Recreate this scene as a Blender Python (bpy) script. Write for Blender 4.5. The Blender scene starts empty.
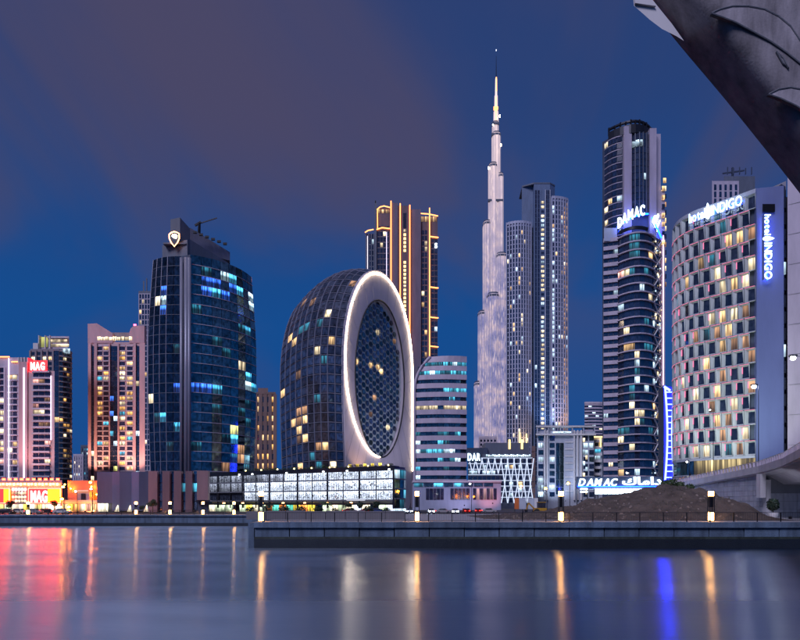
import bpy, math, random
from mathutils import Vector, noise as mnoise
random.seed(11)
sc = bpy.context.scene
R = math.radians
F, HY, CH = 622.2, 505.0, 5.0          # focal length in photo pixels, horizon row, eye height above the water
def X(px, Y): return (px - 400) / F * Y
def Z(py, Y): return CH + (HY - py) / F * Y
G = 2.6                                 # street level above the water

# ---------------------------------------------------------------- camera, sky, sun, exposure
cam_d = bpy.data.cameras.new('camera')
cam = bpy.data.objects.new('camera', cam_d)
sc.collection.objects.link(cam)
cam.location = (0, 0, CH)
cam.rotation_euler = (R(90), 0, 0)
cam_d.lens = 28.0
cam_d.sensor_width = 36.0
cam_d.shift_y = 185 / 800
cam_d.clip_start = 0.5
cam_d.clip_end = 20000
sc.camera = cam

SUN_EL, SUN_AZ = 44.0, 212.0            # azimuth clockwise from +Y (the view direction): behind the camera, a little to the left
world = bpy.data.worlds.new('World')
sc.world = world
world.use_nodes = True
def build_world():
    nt = world.node_tree
    N, L = nt.nodes, nt.links
    N.clear()
    out = N.new('ShaderNodeOutputWorld')
    bg = N.new('ShaderNodeBackground')
    bg.inputs['Strength'].default_value = 0.86
    L.new(bg.outputs[0], out.inputs[0])
    tc = N.new('ShaderNodeTexCoord')
    sep = N.new('ShaderNodeSeparateXYZ')
    L.new(tc.outputs['Generated'], sep.inputs[0])
    # blue-hour gradient by elevation
    ramp = N.new('ShaderNodeValToRGB')
    cr = ramp.color_ramp
    cr.elements[0].position = 0.0
    cr.elements[0].color = (0.007, 0.070, 0.265, 1)
    cr.elements[1].position = 1.0
    cr.elements[1].color = (0.034, 0.050, 0.130, 1)
    for p, c in ((0.27, (0.007, 0.068, 0.258, 1)), (0.38, (0.010, 0.060, 0.225, 1)), (0.52, (0.018, 0.050, 0.175, 1)), (0.7, (0.024, 0.046, 0.150, 1))):
        e = cr.elements.new(p); e.color = c
    L.new(sep.outputs['Z'], ramp.inputs[0])
    # twilight left over below the horizon
    sky = N.new('ShaderNodeTexSky')
    sky.sky_type = 'NISHITA'
    sky.sun_disc = False
    sky.sun_elevation = R(-4)
    sky.sun_rotation = R(SUN_AZ)
    skm = N.new('ShaderNodeMixRGB'); skm.blend_type = 'ADD'; skm.inputs[0].default_value = 0.02
    L.new(ramp.outputs[0], skm.inputs[1]); L.new(sky.outputs[0], skm.inputs[2])
    # cloud sheet lit from the city below: project the direction on a plane high above
    add = N.new('ShaderNodeMath'); add.operation = 'ADD'; add.inputs[1].default_value = 0.32
    mx = N.new('ShaderNodeMath'); mx.operation = 'MAXIMUM'; mx.inputs[1].default_value = 0.0
    L.new(sep.outputs['Z'], mx.inputs[0]); L.new(mx.outputs[0], add.inputs[0])
    dx = N.new('ShaderNodeMath'); dx.operation = 'DIVIDE'
    dy = N.new('ShaderNodeMath'); dy.operation = 'DIVIDE'
    L.new(sep.outputs['X'], dx.inputs[0]); L.new(add.outputs[0], dx.inputs[1])
    L.new(sep.outputs['Y'], dy.inputs[0]); L.new(add.outputs[0], dy.inputs[1])
    cmb = N.new('ShaderNodeCombineXYZ')
    L.new(dx.outputs[0], cmb.inputs[0]); L.new(dy.outputs[0], cmb.inputs[1])
    mp = N.new('ShaderNodeMapping')
    mp.inputs['Location'].default_value = CLOUD_LOC
    mp.inputs['Rotation'].default_value = (0, 0, R(28))
    mp.inputs['Scale'].default_value = (1.15, 0.75, 1)
    L.new(cmb.outputs[0], mp.inputs[0])
    nz = N.new('ShaderNodeTexNoise')
    nz.inputs['Scale'].default_value = 1.25; nz.inputs['Detail'].default_value = 6.0
    nz.inputs['Roughness'].default_value = 0.48; nz.inputs['Distortion'].default_value = 0.7
    L.new(mp.outputs[0], nz.inputs[0])
    cf = N.new('ShaderNodeMapRange'); cf.interpolation_type = 'SMOOTHSTEP'
    cf.inputs['From Min'].default_value = 0.39; cf.inputs['From Max'].default_value = 0.61
    L.new(nz.outputs[0], cf.inputs[0])
    hz = N.new('ShaderNodeMapRange'); hz.interpolation_type = 'SMOOTHSTEP'
    hz.inputs['From Min'].default_value = 0.12; hz.inputs['From Max'].default_value = 0.55
    hz.inputs['To Min'].default_value = 0.10; hz.inputs['To Max'].default_value = 1.0
    L.new(sep.outputs['Z'], hz.inputs[0])
    cm = N.new('ShaderNodeMath'); cm.operation = 'MULTIPLY'
    L.new(cf.outputs[0], cm.inputs[0]); L.new(hz.outputs[0], cm.inputs[1])
    cm2 = N.new('ShaderNodeMath'); cm2.operation = 'MULTIPLY'; cm2.inputs[1].default_value = 0.92
    L.new(cm.outputs[0], cm2.inputs[0])
    mix = N.new('ShaderNodeMixRGB')
    mix.inputs[2].default_value = (0.068, 0.061, 0.124, 1)
    L.new(cm2.outputs[0], mix.inputs[0]); L.new(skm.outputs[0], mix.inputs[1])
    L.new(mix.outputs[0], bg.inputs['Color'])
CLOUD_LOC = (0.71, 3.2, 0.0)
build_world()

sun_d = bpy.data.lights.new('sun', 'SUN')
sun_d.energy = 1.7
sun_d.angle = R(24)
sun_d.color = (0.80, 0.77, 1.0)
sun = bpy.data.objects.new('sun', sun_d)
sc.collection.objects.link(sun)
_d = Vector((math.sin(R(SUN_AZ)) * math.cos(R(SUN_EL)), math.cos(R(SUN_AZ)) * math.cos(R(SUN_EL)), math.sin(R(SUN_EL))))
sun.rotation_euler = _d.to_track_quat('Z', 'Y').to_euler()
sun.location = _d * 300

sc.view_settings.view_transform = 'Standard'
sc.view_settings.look = 'None'
sc.view_settings.exposure = 0.3
sc.view_settings.gamma = 1.0
sc.view_settings.use_curve_mapping = False
sc.render.engine = 'CYCLES'
sc.cycles.use_denoising = True
sc.cycles.max_bounces = 5
sc.cycles.diffuse_bounces = 2
sc.cycles.glossy_bounces = 4
sc.cycles.caustics_reflective = False
sc.cycles.caustics_refractive = False
sc.cycles.sample_clamp_indirect = 40.0
sc.cycles.use_light_tree = True

# ---------------------------------------------------------------- materials
MAT = {}
def _nodes(name):
    m = bpy.data.materials.new(name)
    m.use_nodes = True
    nt = m.node_tree
    return m, nt, nt.nodes, nt.links, nt.nodes['Principled BSDF']
def _rand(N, L):
    """per-object random plus per-island random, wrapped to 0..1"""
    oi = N.new('ShaderNodeObjectInfo'); ge = N.new('ShaderNodeNewGeometry')
    a = N.new('ShaderNodeMath'); a.operation = 'ADD'
    L.new(oi.outputs['Random'], a.inputs[0]); L.new(ge.outputs['Random Per Island'], a.inputs[1])
    f = N.new('ShaderNodeMath'); f.operation = 'FRACT'
    L.new(a.outputs[0], f.inputs[0])
    return f.outputs[0]
def paint(name, col, rough=0.6, metal=0.0, var=0.25, scale=0.25, bump=0.0, streak=True):
    """a painted, plastered or concrete surface with weathering"""
    m, nt, N, L, b = _nodes(name)
    b.inputs['Roughness'].default_value = rough
    b.inputs['Metallic'].default_value = metal
    ge = N.new('ShaderNodeNewGeometry')
    mp = N.new('ShaderNodeMapping')
    mp.inputs['Scale'].default_value = (scale, scale, scale * (0.22 if streak else 1.0))
    L.new(ge.outputs['Position'], mp.inputs[0])
    nz = N.new('ShaderNodeTexNoise')
    nz.inputs['Scale'].default_value = 1.0; nz.inputs['Detail'].default_value = 7.0; nz.inputs['Roughness'].default_value = 0.62
    L.new(mp.outputs[0], nz.inputs[0])
    r = N.new('ShaderNodeMapRange')
    r.inputs['From Min'].default_value = 0.25; r.inputs['From Max'].default_value = 0.75
    r.inputs['To Min'].default_value = 1 - var; r.inputs['To Max'].default_value = 1 + var * 0.5
    L.new(nz.outputs[0], r.inputs[0])
    ra = _rand(N, L)
    r2 = N.new('ShaderNodeMapRange')
    r2.inputs['To Min'].default_value = 1 - var * 0.35; r2.inputs['To Max'].default_value = 1 + var * 0.25
    L.new(ra, r2.inputs[0])
    mu = N.new('ShaderNodeMath'); mu.operation = 'MULTIPLY'
    L.new(r.outputs[0], mu.inputs[0]); L.new(r2.outputs[0], mu.inputs[1])
    vm = N.new('ShaderNodeVectorMath'); vm.operation = 'SCALE'
    vm.inputs[0].default_value = col[:3]
    L.new(mu.outputs[0], vm.inputs['Scale'])
    L.new(vm.outputs[0], b.inputs['Base Color'])
    if bump:
        n2 = N.new('ShaderNodeTexNoise')
        n2.inputs['Scale'].default_value = scale * 9; n2.inputs['Detail'].default_value = 6
        L.new(ge.outputs['Position'], n2.inputs[0])
        bp = N.new('ShaderNodeBump'); bp.inputs['Strength'].default_value = bump; bp.inputs['Distance'].default_value = 0.2
        L.new(n2.outputs[0], bp.inputs['Height']); L.new(bp.outputs[0], b.inputs['Normal'])
    MAT[name] = m
    return m
def glass(name, c0, c1, rough=0.06, metal=0.0, ior=1.6):
    """tinted architectural glazing, every pane a little different"""
    m, nt, N, L, b = _nodes(name)
    b.inputs['Metallic'].default_value = metal
    b.inputs['IOR'].default_value = ior
    ra = _rand(N, L)
    mx = N.new('ShaderNodeMixRGB')
    mx.inputs[1].default_value = (*c0, 1); mx.inputs[2].default_value = (*c1, 1)
    L.new(ra, mx.inputs[0])
    tc = N.new('ShaderNodeTexCoord')
    nz = N.new('ShaderNodeTexNoise'); nz.noise_dimensions = '4D'
    nz.inputs['Scale'].default_value = 2.3; nz.inputs['Detail'].default_value = 2
    w = N.new('ShaderNodeMath'); w.operation = 'MULTIPLY'; w.inputs[1].default_value = 37.0
    L.new(ra, w.inputs[0]); L.new(w.outputs[0], nz.inputs['W']); L.new(tc.outputs['Generated'], nz.inputs['Vector'])
    rr = N.new('ShaderNodeMapRange'); rr.inputs['From Min'].default_value = 0.3; rr.inputs['From Max'].default_value = 0.7
    rr.inputs['To Min'].default_value = 0.45; rr.inputs['To Max'].default_value = 1.6
    L.new(nz.outputs[0], rr.inputs[0])
    vm = N.new('ShaderNodeVectorMath'); vm.operation = 'SCALE'
    L.new(mx.outputs[0], vm.inputs[0]); L.new(rr.outputs[0], vm.inputs['Scale'])
    L.new(vm.outputs[0], b.inputs['Base Color'])
    r2 = N.new('ShaderNodeMapRange'); r2.inputs['To Min'].default_value = rough * 0.5; r2.inputs['To Max'].default_value = rough * 2.2
    L.new(ra, r2.inputs[0]); L.new(r2.outputs[0], b.inputs['Roughness'])
    MAT[name] = m
    return m
def lit(name, col, strength, scale=3.2, lo=0.2, sampled=False, rnd=(0.35, 1.5), contrast=(0.34, 0.62), detail=1.0, zs=0.10, ceil=(0.1, 0.9, 0.4)):
    """a lit room seen through its window: uneven, every room different"""
    m, nt, N, L, b = _nodes(name)
    b.inputs['Base Color'].default_value = (0.03, 0.03, 0.035, 1)
    b.inputs['Roughness'].default_value = 0.15
    ra = _rand(N, L)
    tc = N.new('ShaderNodeTexCoord')
    nz = N.new('ShaderNodeTexNoise'); nz.noise_dimensions = '4D'
    nz.inputs['Scale'].default_value = 1.0; nz.inputs['Detail'].default_value = detail
    mpg = N.new('ShaderNodeMapping'); mpg.inputs['Scale'].default_value = (scale, scale, scale * zs)
    w = N.new('ShaderNodeMath'); w.operation = 'MULTIPLY'; w.inputs[1].default_value = 91.0
    L.new(ra, w.inputs[0]); L.new(w.outputs[0], nz.inputs['W']); L.new(tc.outputs['Generated'], mpg.inputs[0]); L.new(mpg.outputs[0], nz.inputs['Vector'])
    rr = N.new('ShaderNodeMapRange'); rr.interpolation_type = 'SMOOTHSTEP'
    rr.inputs['From Min'].default_value = contrast[0]; rr.inputs['From Max'].default_value = contrast[1]
    rr.inputs['To Min'].default_value = lo; rr.inputs['To Max'].default_value = 1.25
    L.new(nz.outputs[0], rr.inputs[0])
    strength *= 1.35
    r2 = N.new('ShaderNodeMapRange'); r2.inputs['To Min'].default_value = rnd[0] * strength; r2.inputs['To Max'].default_value = rnd[1] * strength
    L.new(ra, r2.inputs[0])
    sz = N.new('ShaderNodeSeparateXYZ'); L.new(tc.outputs['Generated'], sz.inputs[0])
    ce = N.new('ShaderNodeMapRange'); ce.interpolation_type = 'SMOOTHSTEP'
    ce.inputs['From Min'].default_value = ceil[0]; ce.inputs['From Max'].default_value = ceil[1]; ce.inputs['To Min'].default_value = ceil[2]; ce.inputs['To Max'].default_value = 1.1
    L.new(sz.outputs['Z'], ce.inputs[0])
    mc = N.new('ShaderNodeMath'); mc.operation = 'MULTIPLY'; L.new(rr.outputs[0], mc.inputs[0]); L.new(ce.outputs[0], mc.inputs[1])
    mu = N.new('ShaderNodeMath'); mu.operation = 'MULTIPLY'
    L.new(mc.outputs[0], mu.inputs[0]); L.new(r2.outputs[0], mu.inputs[1])
    b.inputs['Emission Color'].default_value = (*col, 1)
    L.new(mu.outputs[0], b.inputs['Emission Strength'])
    m.cycles.emission_sampling = 'FRONT_BACK' if sampled else 'NONE'
    MAT[name] = m
    return m
def glow(name, col, strength, sampled=True):
    """a lamp, a light strip or a backlit letter"""
    m, nt, N, L, b = _nodes(name)
    b.inputs['Base Color'].default_value = (col[0] * .12, col[1] * .12, col[2] * .12, 1)
    b.inputs['Emission Color'].default_value = (*col, 1)
    b.inputs['Emission Strength'].default_value = strength
    m.cycles.emission_sampling = 'FRONT_BACK' if sampled else 'NONE'
    MAT[name] = m
    return m

paint('pink_wall', (0.62, 0.42, 0.43)); paint('rose_wall', (0.66, 0.40, 0.42)); paint('lavender_wall', (0.52, 0.46, 0.56))
paint('pale_lavender', (0.60, 0.53, 0.62)); paint('taupe_wall', (0.27, 0.22, 0.25)); paint('slate_wall', (0.12, 0.14, 0.19))
paint('navy_wall', (0.05, 0.07, 0.12)); paint('white_wall', (0.72, 0.70, 0.72)); paint('grey_wall', (0.34, 0.33, 0.37))
paint('brown_wall', (0.22, 0.14, 0.13)); paint('blue_white', (0.48, 0.52, 0.62)); paint('blue_lavender', (0.36, 0.39, 0.54)); paint('pale_blue_lavender', (0.46, 0.48, 0.62)); paint('dark_metal', (0.035, 0.038, 0.05), 0.4, 0.6)
paint('black_metal', (0.012, 0.013, 0.018), 0.45, 0.5); paint('steel', (0.30, 0.31, 0.35), 0.35, 0.7)
paint('concrete', (0.44, 0.43, 0.47), 0.85, bump=0.25, scale=0.5); paint('dark_concrete', (0.15, 0.16, 0.19), 0.8, bump=0.2, scale=0.4)
paint('arch_concrete', (0.40, 0.37, 0.41), 0.85, var=0.75, bump=0.10, scale=1.3); paint('quay_stone', (0.12, 0.18, 0.27), 0.75, bump=0.4, scale=0.9, var=0.6)
paint('wet_stone', (0.022, 0.026, 0.032), 0.3, bump=0.3, scale=0.8); paint('paving', (0.33, 0.33, 0.36), 0.8, scale=0.6, streak=False)
paint('asphalt', (0.05, 0.05, 0.055), 0.85, scale=0.3, streak=False); paint('fold_blue', (0.10, 0.14, 0.25), 0.55)
paint('copper_fin', (0.46, 0.29, 0.30), 0.45, 0.2); paint('mullion', (0.33, 0.36, 0.44), 0.35, 0.5); paint('skin_rib', (0.24, 0.25, 0.33), 0.4, 0.2)
paint('shell_white', (0.62, 0.57, 0.64), 0.5, var=0.12, scale=0.08); paint('terracotta', (0.45, 0.16, 0.10), 0.7)
paint('blade_glow_blue', (0.15, 0.19, 0.40), 0.5, var=0.15); paint('orange_paint', (0.7, 0.18, 0.05), 0.5); paint('tyre', (0.02, 0.02, 0.02), 0.8)  # blade wall paint carries the blue light of the hotel sign
paint('sand', (0.105, 0.08, 0.068), 0.95, var=0.6, scale=0.45, bump=0.9, streak=False)
paint('bark', (0.10, 0.07, 0.05), 0.9); paint('leaf', (0.055, 0.10, 0.035), 0.6, var=0.5, scale=1.5, streak=False)
paint('leaf_dark', (0.03, 0.06, 0.035), 0.6, var=0.5, scale=1.5, streak=False); paint('lattice', (0.62, 0.70, 0.70), 0.5)
paint('block_stone', (0.33, 0.34, 0.40), 0.85, bump=0.4, scale=1.2, var=0.35); paint('glazed_white', (0.75, 0.75, 0.78), 0.3)
for n_, c_ in (('car_white', (0.7, 0.7, 0.7)), ('car_red', (0.35, 0.02, 0.02)), ('car_silver', (0.4, 0.4, 0.42)), ('car_dark', (0.03, 0.03, 0.04)), ('car_blue', (0.05, 0.09, 0.25)), ('car_yellow', (0.55, 0.30, 0.04))):
    paint(n_, c_, 0.25, 0.2, var=0.08)
glass('glass', (0.010, 0.013, 0.026), (0.026, 0.030, 0.050), ior=2.1); glass('glass_navy', (0.010, 0.018, 0.045), (0.022, 0.038, 0.085), ior=2.2)
glass('glass_blue', (0.09, 0.17, 0.19), (0.20, 0.31, 0.31), 0.05, 0.9); glass('glass_deep', (0.05, 0.075, 0.10), (0.10, 0.13, 0.16), 0.05, 0.9)
glass('glass_teal', (0.05, 0.09, 0.10), (0.20, 0.28, 0.28), 0.06, 0.8); glass('glass_purple', (0.022, 0.018, 0.038), (0.045, 0.034, 0.065), ior=2.0)
glass('glass_skin', (0.10, 0.12, 0.16), (0.24, 0.27, 0.33), 0.08, 0.8); glass('balustrade', (0.020, 0.024, 0.036), (0.030, 0.036, 0.05), 0.12)
lit('warm', (1.0, 0.62, 0.28), 1.15); lit('amber', (1.0, 0.50, 0.14), 1.1); lit('cream', (1.0, 0.80, 0.50), 1.3); lit('cool', (0.60, 0.82, 1.0), 1.2)
lit('cyan', (0.10, 0.60, 0.90), 0.8); lit('azure', (0.06, 0.22, 1.0), 1.1); lit('lime', (0.75, 0.75, 0.22), 1.0); lit('dim_teal', (0.03, 0.20, 0.30), 0.6)
lit('dim_warm', (0.8, 0.42, 0.22), 0.45); lit('rose_lit', (1.0, 0.45, 0.38), 1.0); lit('shop_cream', (1.0, 0.88, 0.62), 1.5, 4.0, 0.35)
lit('shop_green', (0.75, 0.92, 0.62), 1.1, 5.0, 0.25); lit('shop_orange', (1.0, 0.30, 0.06), 1.2, 5.0, 0.25); lit('shop_teal', (0.15, 0.85, 0.65), 0.9, 5.0, 0.25)
lit('shop_yellow', (1.0, 0.72, 0.08), 1.4, 5.0, 0.25); lit('screen_white', (0.70, 0.80, 1.0), 1.5, 4.0, 0.6, contrast=(0.34, 0.66), rnd=(0.8, 1.1), detail=2.0, zs=.5, ceil=(0.35, 0.95, 0.6))
lit('lobby', (0.95, 0.72, 0.34), 0.8, 2.2, 0.15, contrast=(0.40, 0.70)); lit('strip_white', (0.65, 0.85, 1.0), 2.6, 6.0, 0.3)
lit('podium_rose', (1.0, 0.55, 0.60), 0.5, 5.0, 0.25)
glow('led_white', (1.0, 0.78, 0.53), 18.0); glow('led_warm', (1.0, 0.29, 0.085), 3.4); glow('led_gold', (1.0, 0.66, 0.25), 2.2); glow('led_pink', (1.0, 0.22, 0.42), 1.1, False)
glow('led_lilac', (0.85, 0.75, 1.0), 2.0); glow('led_blue', (0.018, 0.025, 1.0), 42.0); glow('led_ice', (0.75, 0.86, 1.0), 2.0)
glow('lantern', (1.0, 0.45, 0.13), 30.0); glow('sodium', (1.0, 0.22, 0.012), 220.0); glow('lamp_white', (0.95, 0.95, 1.0), 45.0)
glow('headlight', (0.60, 0.80, 1.0), 140.0); glow('taillight', (1.0, 0.03, 0.02), 5.0); glow('letter_white', (0.62, 0.82, 1.0), 3.0); glow('letter_red', (1.0, 0.75, 0.70), 2.6)
glow('sign_red', (1.0, 0.0025, 0.003), 24.0); glow('sign_orange', (1.0, 0.030, 0.0015), 26.0); glow('sign_strip', (0.62, 0.82, 1.0), 9.0); glow('beacon', (1.0, 0.05, 0.12), 12.0)
glow('eave_red', (1.0, 0.02, 0.008), 40.0); glow('eave_white', (1.0, 0.45, 0.16), 14.0); glow('crest_orange', (1.0, 0.42, 0.18), 5.0); glow('letter_mag', (1.0, 0.80, 0.76), 2.2); glow('halo_blue', (0.002, 0.035, 1.0), 26.0); glow('edge_red', (1.0, 0.45, 0.32), 2.2)
glow('diagrid', (0.66, 0.76, 1.0), 0.95)

# ---------------------------------------------------------------- objects
ORG = {}
COL = sc.collection
def link(o, parent):
    COL.objects.link(o)
    if parent is not None:
        o.parent = parent
def thing(name, label, cat, loc, group=None):
    o = bpy.data.objects.new(name, None)
    o.empty_display_size = 0.5
    COL.objects.link(o)
    o.location = loc
    o['label'] = label; o['category'] = cat
    if group: o['group'] = group
    ORG[o] = Vector(loc)
    return o
class MB:
    """collects faces in world coordinates, then links them as one mesh object"""
    def __init__(s): s.v = []; s.f = []; s.mi = []
    def face(s, *ps, mi=0):
        i = len(s.v); s.v.extend(tuple(p) for p in ps); s.f.append(tuple(range(i, i + len(ps)))); s.mi.append(mi); return s
    def hexa(s, b, t, mi=0):
        """bottom ring b and top ring t of n points each, counter-clockwise from above"""
        n = len(b); i = len(s.v); s.v.extend(tuple(p) for p in b); s.v.extend(tuple(p) for p in t)
        for k in range(n):
            j = (k + 1) % n; s.f.append((i + k, i + j, i + n + j, i + n + k)); s.mi.append(mi)
        s.f.append(tuple(range(i + n - 1, i - 1, -1))); s.mi.append(mi)
        s.f.append(tuple(range(i + n, i + 2 * n))); s.mi.append(mi); return s
    def box(s, x0, x1, y0, y1, z0, z1, mi=0):
        c = [(x0, y0), (x1, y0), (x1, y1), (x0, y1)]
        return s.hexa([(x, y, z0) for x, y in c], [(x, y, z1) for x, y in c], mi)
    def prism(s, poly, z0, z1, mi=0):
        tops = z1 if isinstance(z1, (list, tuple)) else [z1] * len(poly)
        return s.hexa([(p[0], p[1], z0) for p in poly], [(p[0], p[1], t) for p, t in zip(poly, tops)], mi)
    def beam(s, p, q, w, d=None, mi=0):
        p = Vector(p); q = Vector(q); d = w if d is None else d
        a = (q - p); 
        if a.length < 1e-6: return s
        a.normalize()
        up = Vector((0, 0, 1)) if abs(a.z) < 0.95 else Vector((0, 1, 0))
        x = a.cross(up).normalized() * (w / 2); y = x.cross(a).normalized() * (d / 2)
        r = [-x - y, x - y, x + y, -x + y]
        return s.hexa([p + k for k in r], [q + k for k in r], mi)
    def tube(s, pts, rad, n=8, mi=0, cap=True):
        pts = [Vector(p) for p in pts]; i0 = len(s.v)
        for k, p in enumerate(pts):
            a = (pts[min(k + 1, len(pts) - 1)] - pts[max(k - 1, 0)]).normalized()
            up = Vector((0, 1, 0)) if abs(a.z) > 0.8 else Vector((0, 0, 1))
            x = a.cross(up).normalized(); y = x.cross(a).normalized()
            rr = rad[k] if isinstance(rad, (list, tuple)) else rad
            for j in range(n):
                t = 2 * math.pi * j / n
                s.v.append(tuple(p + x * (math.cos(t) * rr) + y * (math.sin(t) * rr)))
        for k in range(len(pts) - 1):
            for j in range(n):
                j2 = (j + 1) % n
                s.f.append((i0 + k * n + j, i0 + k * n + j2, i0 + (k + 1) * n + j2, i0 + (k + 1) * n + j)); s.mi.append(mi)
        if cap:
            s.f.append(tuple(i0 + n - 1 - j for j in range(n))); s.mi.append(mi)
            e = i0 + (len(pts) - 1) * n
            s.f.append(tuple(e + j for j in range(n))); s.mi.append(mi)
        return s
    def ribbon(s, pts, z0, z1, o0, o1, mi=0):
        """a band along plan points, from offset o0 to offset o1 outwards"""
        nn = normals(pts); n = len(pts); i = len(s.v)
        for p, k in zip(pts, nn):
            a = (p[0] + k[0] * o0, p[1] + k[1] * o0); b = (p[0] + k[0] * o1, p[1] + k[1] * o1)
            s.v.extend([(a[0], a[1], z0), (b[0], b[1], z0), (b[0], b[1], z1), (a[0], a[1], z1)])
        for k in range(n - 1):
            a, b = i + 4 * k, i + 4 * k + 4
            for u, w in ((0, 1), (1, 2), (2, 3), (3, 0)):
                s.f.append((a + u, b + u, b + w, a + w)); s.mi.append(mi)
        for a in (i, i + 4 * (n - 1)):
            s.f.append((a, a + 1, a + 2, a + 3)); s.mi.append(mi)
        return s
    def build(s, name, mats, parent=None, smooth=False, kind=None, org=None):
        if not s.f: return None
        org = ORG[parent] if parent is not None else Vector(org or (0, 0, 0))
        me = bpy.data.meshes.new(name)
        me.from_pydata([(v[0] - org.x, v[1] - org.y, v[2] - org.z) for v in s.v], [], s.f)
        mats = [mats] if isinstance(mats, str) else mats
        for m in mats: me.materials.append(MAT[m])
        if len(mats) > 1: me.polygons.foreach_set('material_index', s.mi)
        if smooth: me.polygons.foreach_set('use_smooth', [True] * len(me.polygons))
        me.update()
        o = bpy.data.objects.new(name, me)
        link(o, parent)
        if parent is None: o.location = org
        ORG[o] = org
        if kind: o['kind'] = kind
        return o
def tag(o, label, cat=None, group=None, kind=None):
    if label: o['label'] = label
    if cat: o['category'] = cat
    if group: o['group'] = group
    if kind: o['kind'] = kind
    return o
def normals(pts):
    """outward plan normals of a polyline that runs left to right as seen from outside"""
    out = []
    for k in range(len(pts)):
        a = pts[max(k - 1, 0)]; b = pts[min(k + 1, len(pts) - 1)]
        dx, dy = b[0] - a[0], b[1] - a[1]; l = math.hypot(dx, dy) or 1
        out.append((dy / l, -dx / l))
    return out
_wm = {}
def pane_mesh(w, h, mat, d=0.14, name='pane'):
    k = (round(w, 2), round(h, 2), mat, d)
    if k not in _wm:
        b = MB().box(-w / 2, w / 2, -d, 0, -h / 2, h / 2)
        me = bpy.data.meshes.new(name); me.from_pydata(b.v, [], b.f); me.materials.append(MAT[mat]); me.update()
        _wm[k] = me
    return _wm[k]
def place(me, name, parent, world, ang=0.0, tilt=0.0):
    o = bpy.data.objects.new(name, me)
    link(o, parent)
    o.location = Vector(world) - ORG[parent]
    o.rotation_euler = (tilt, 0, ang)
    ORG[o] = Vector(world)
    return o
def lerp_pts(a, b, n): return [(a[0] + (b[0] - a[0]) * i / n, a[1] + (b[1] - a[1]) * i / n) for i in range(n + 1)]
def arc_pts(a, b, bulge, n):
    """plan points from a to b, bowed outwards by bulge metres"""
    dx, dy = b[0] - a[0], b[1] - a[1]; l = math.hypot(dx, dy); nx, ny = dy / l, -dx / l
    return [(a[0] + dx * t + nx * bulge * 4 * t * (1 - t), a[1] + dy * t + ny * bulge * 4 * t * (1 - t)) for t in (i / n for i in range(n + 1))]
def facade(root, pts, z0, fh, rows, wf=0.8, hf=0.62, sill=0.2, lit_p=0.15, pal=('warm', 'cream', 'cool'), gl='glass',
           band=None, bh=0.25, bd=0.4, pier=None, pw=0.5, pd=0.55, every=1, limit=300, pick=None, name='window', off=0.0, bandname='floor_band', piertop=None):
    """a grid of separate windows between floor bands and piers, along a plan polyline"""
    cells = []
    for r in range(rows):
        for c in range(len(pts) - 1):
            m = pick(r, c) if pick else None
            if m is None: m = random.choice(pal) if random.random() < lit_p else gl
            if m != 'skip': cells.append((r, c, m))
    cells.sort(key=lambda k: k[2] == gl)
    rest = MB(); rm = []
    for i, (r, c, m) in enumerate(cells):
        a, b = pts[c], pts[c + 1]; dx, dy = b[0] - a[0], b[1] - a[1]; l = math.hypot(dx, dy)
        nx, ny = dy / l, -dx / l; w, h = l * wf, fh * hf
        cx, cy, cz = (a[0] + b[0]) / 2 + nx * off, (a[1] + b[1]) / 2 + ny * off, z0 + (r + sill) * fh + h / 2
        ang = math.atan2(dy, dx)
        if i < limit:
            place(pane_mesh(w, h, m), name, root, (cx, cy, cz), ang + random.uniform(-.006, .006), random.uniform(-.006, .006))
        else:
            if m not in rm: rm.append(m)
            ca, sa = math.cos(ang) * w / 2, math.sin(ang) * w / 2; k = 0.12
            rest.face((cx - ca + nx * k, cy - sa + ny * k, cz - h / 2), (cx + ca + nx * k, cy + sa + ny * k, cz - h / 2),
                      (cx + ca + nx * k, cy + sa + ny * k, cz + h / 2), (cx - ca + nx * k, cy - sa + ny * k, cz + h / 2), mi=rm.index(m))
    if rest.f: rest.build('window_field', rm, root, kind='stuff')
    if band:
        for r in range(rows + 1):
            MB().ribbon(pts, z0 + r * fh - bh * fh / 2, z0 + r * fh + bh * fh / 2, -0.3, bd).build(bandname, band, root)
    if pier:
        nn = normals(pts)
        for c in range(0, len(pts), every):
            p, k = pts[c], nn[c]; tx, ty = -k[1] * pw / 2, k[0] * pw / 2
            q = [(p[0] + tx - k[0] * .3, p[1] + ty - k[1] * .3), (p[0] - tx - k[0] * .3, p[1] - ty - k[1] * .3), (p[0] - tx + k[0] * pd, p[1] - ty + k[1] * pd), (p[0] + tx + k[0] * pd, p[1] + ty + k[1] * pd)]
            MB().prism(q[::-1], z0 - 0.2, piertop or (z0 + rows * fh + 0.2)).build('pier', pier, root)
def prism(root, name, mat, poly, z0, z1): return MB().prism(poly, z0, z1).build(name, mat, root)
def box(root, name, mat, x0, x1, y0, y1, z0, z1): return MB().box(x0, x1, y0, y1, z0, z1).build(name, mat, root)
def plan(px0, px1, Y, depth):
    """four plan corners of a block whose flank on the visible side recedes straight away from the waterfront"""
    a, b, yb = X(px0, Y), X(px1, Y), Y + depth
    c = X(px1, yb) if px1 < 400 else b
    d = X(px0, yb) if px0 > 400 else a
    return [(a, Y), (b, Y), (c, yb), (d, yb)]
def pbox(root, name, mat, px0, px1, py0, py1, Y, depth=1.0, proud=0.0):
    """a box whose front face covers a photo rectangle when it stands at distance Y"""
    y = Y - proud; yb = Y + depth; z0, z1 = Z(py1, y), Z(py0, y)
    return MB().prism(plan(px0, px1, y, yb - y), z0, z1).build(name, mat, root)
def led(root, p, q, w, mat, name='light_strip'): return MB().beam(p, q, w).build(name, mat, root)
def led_path(root, pts, w, mat, name='light_strip'): return MB().tube(pts, w / 2, 6).build(name, mat, root)
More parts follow.
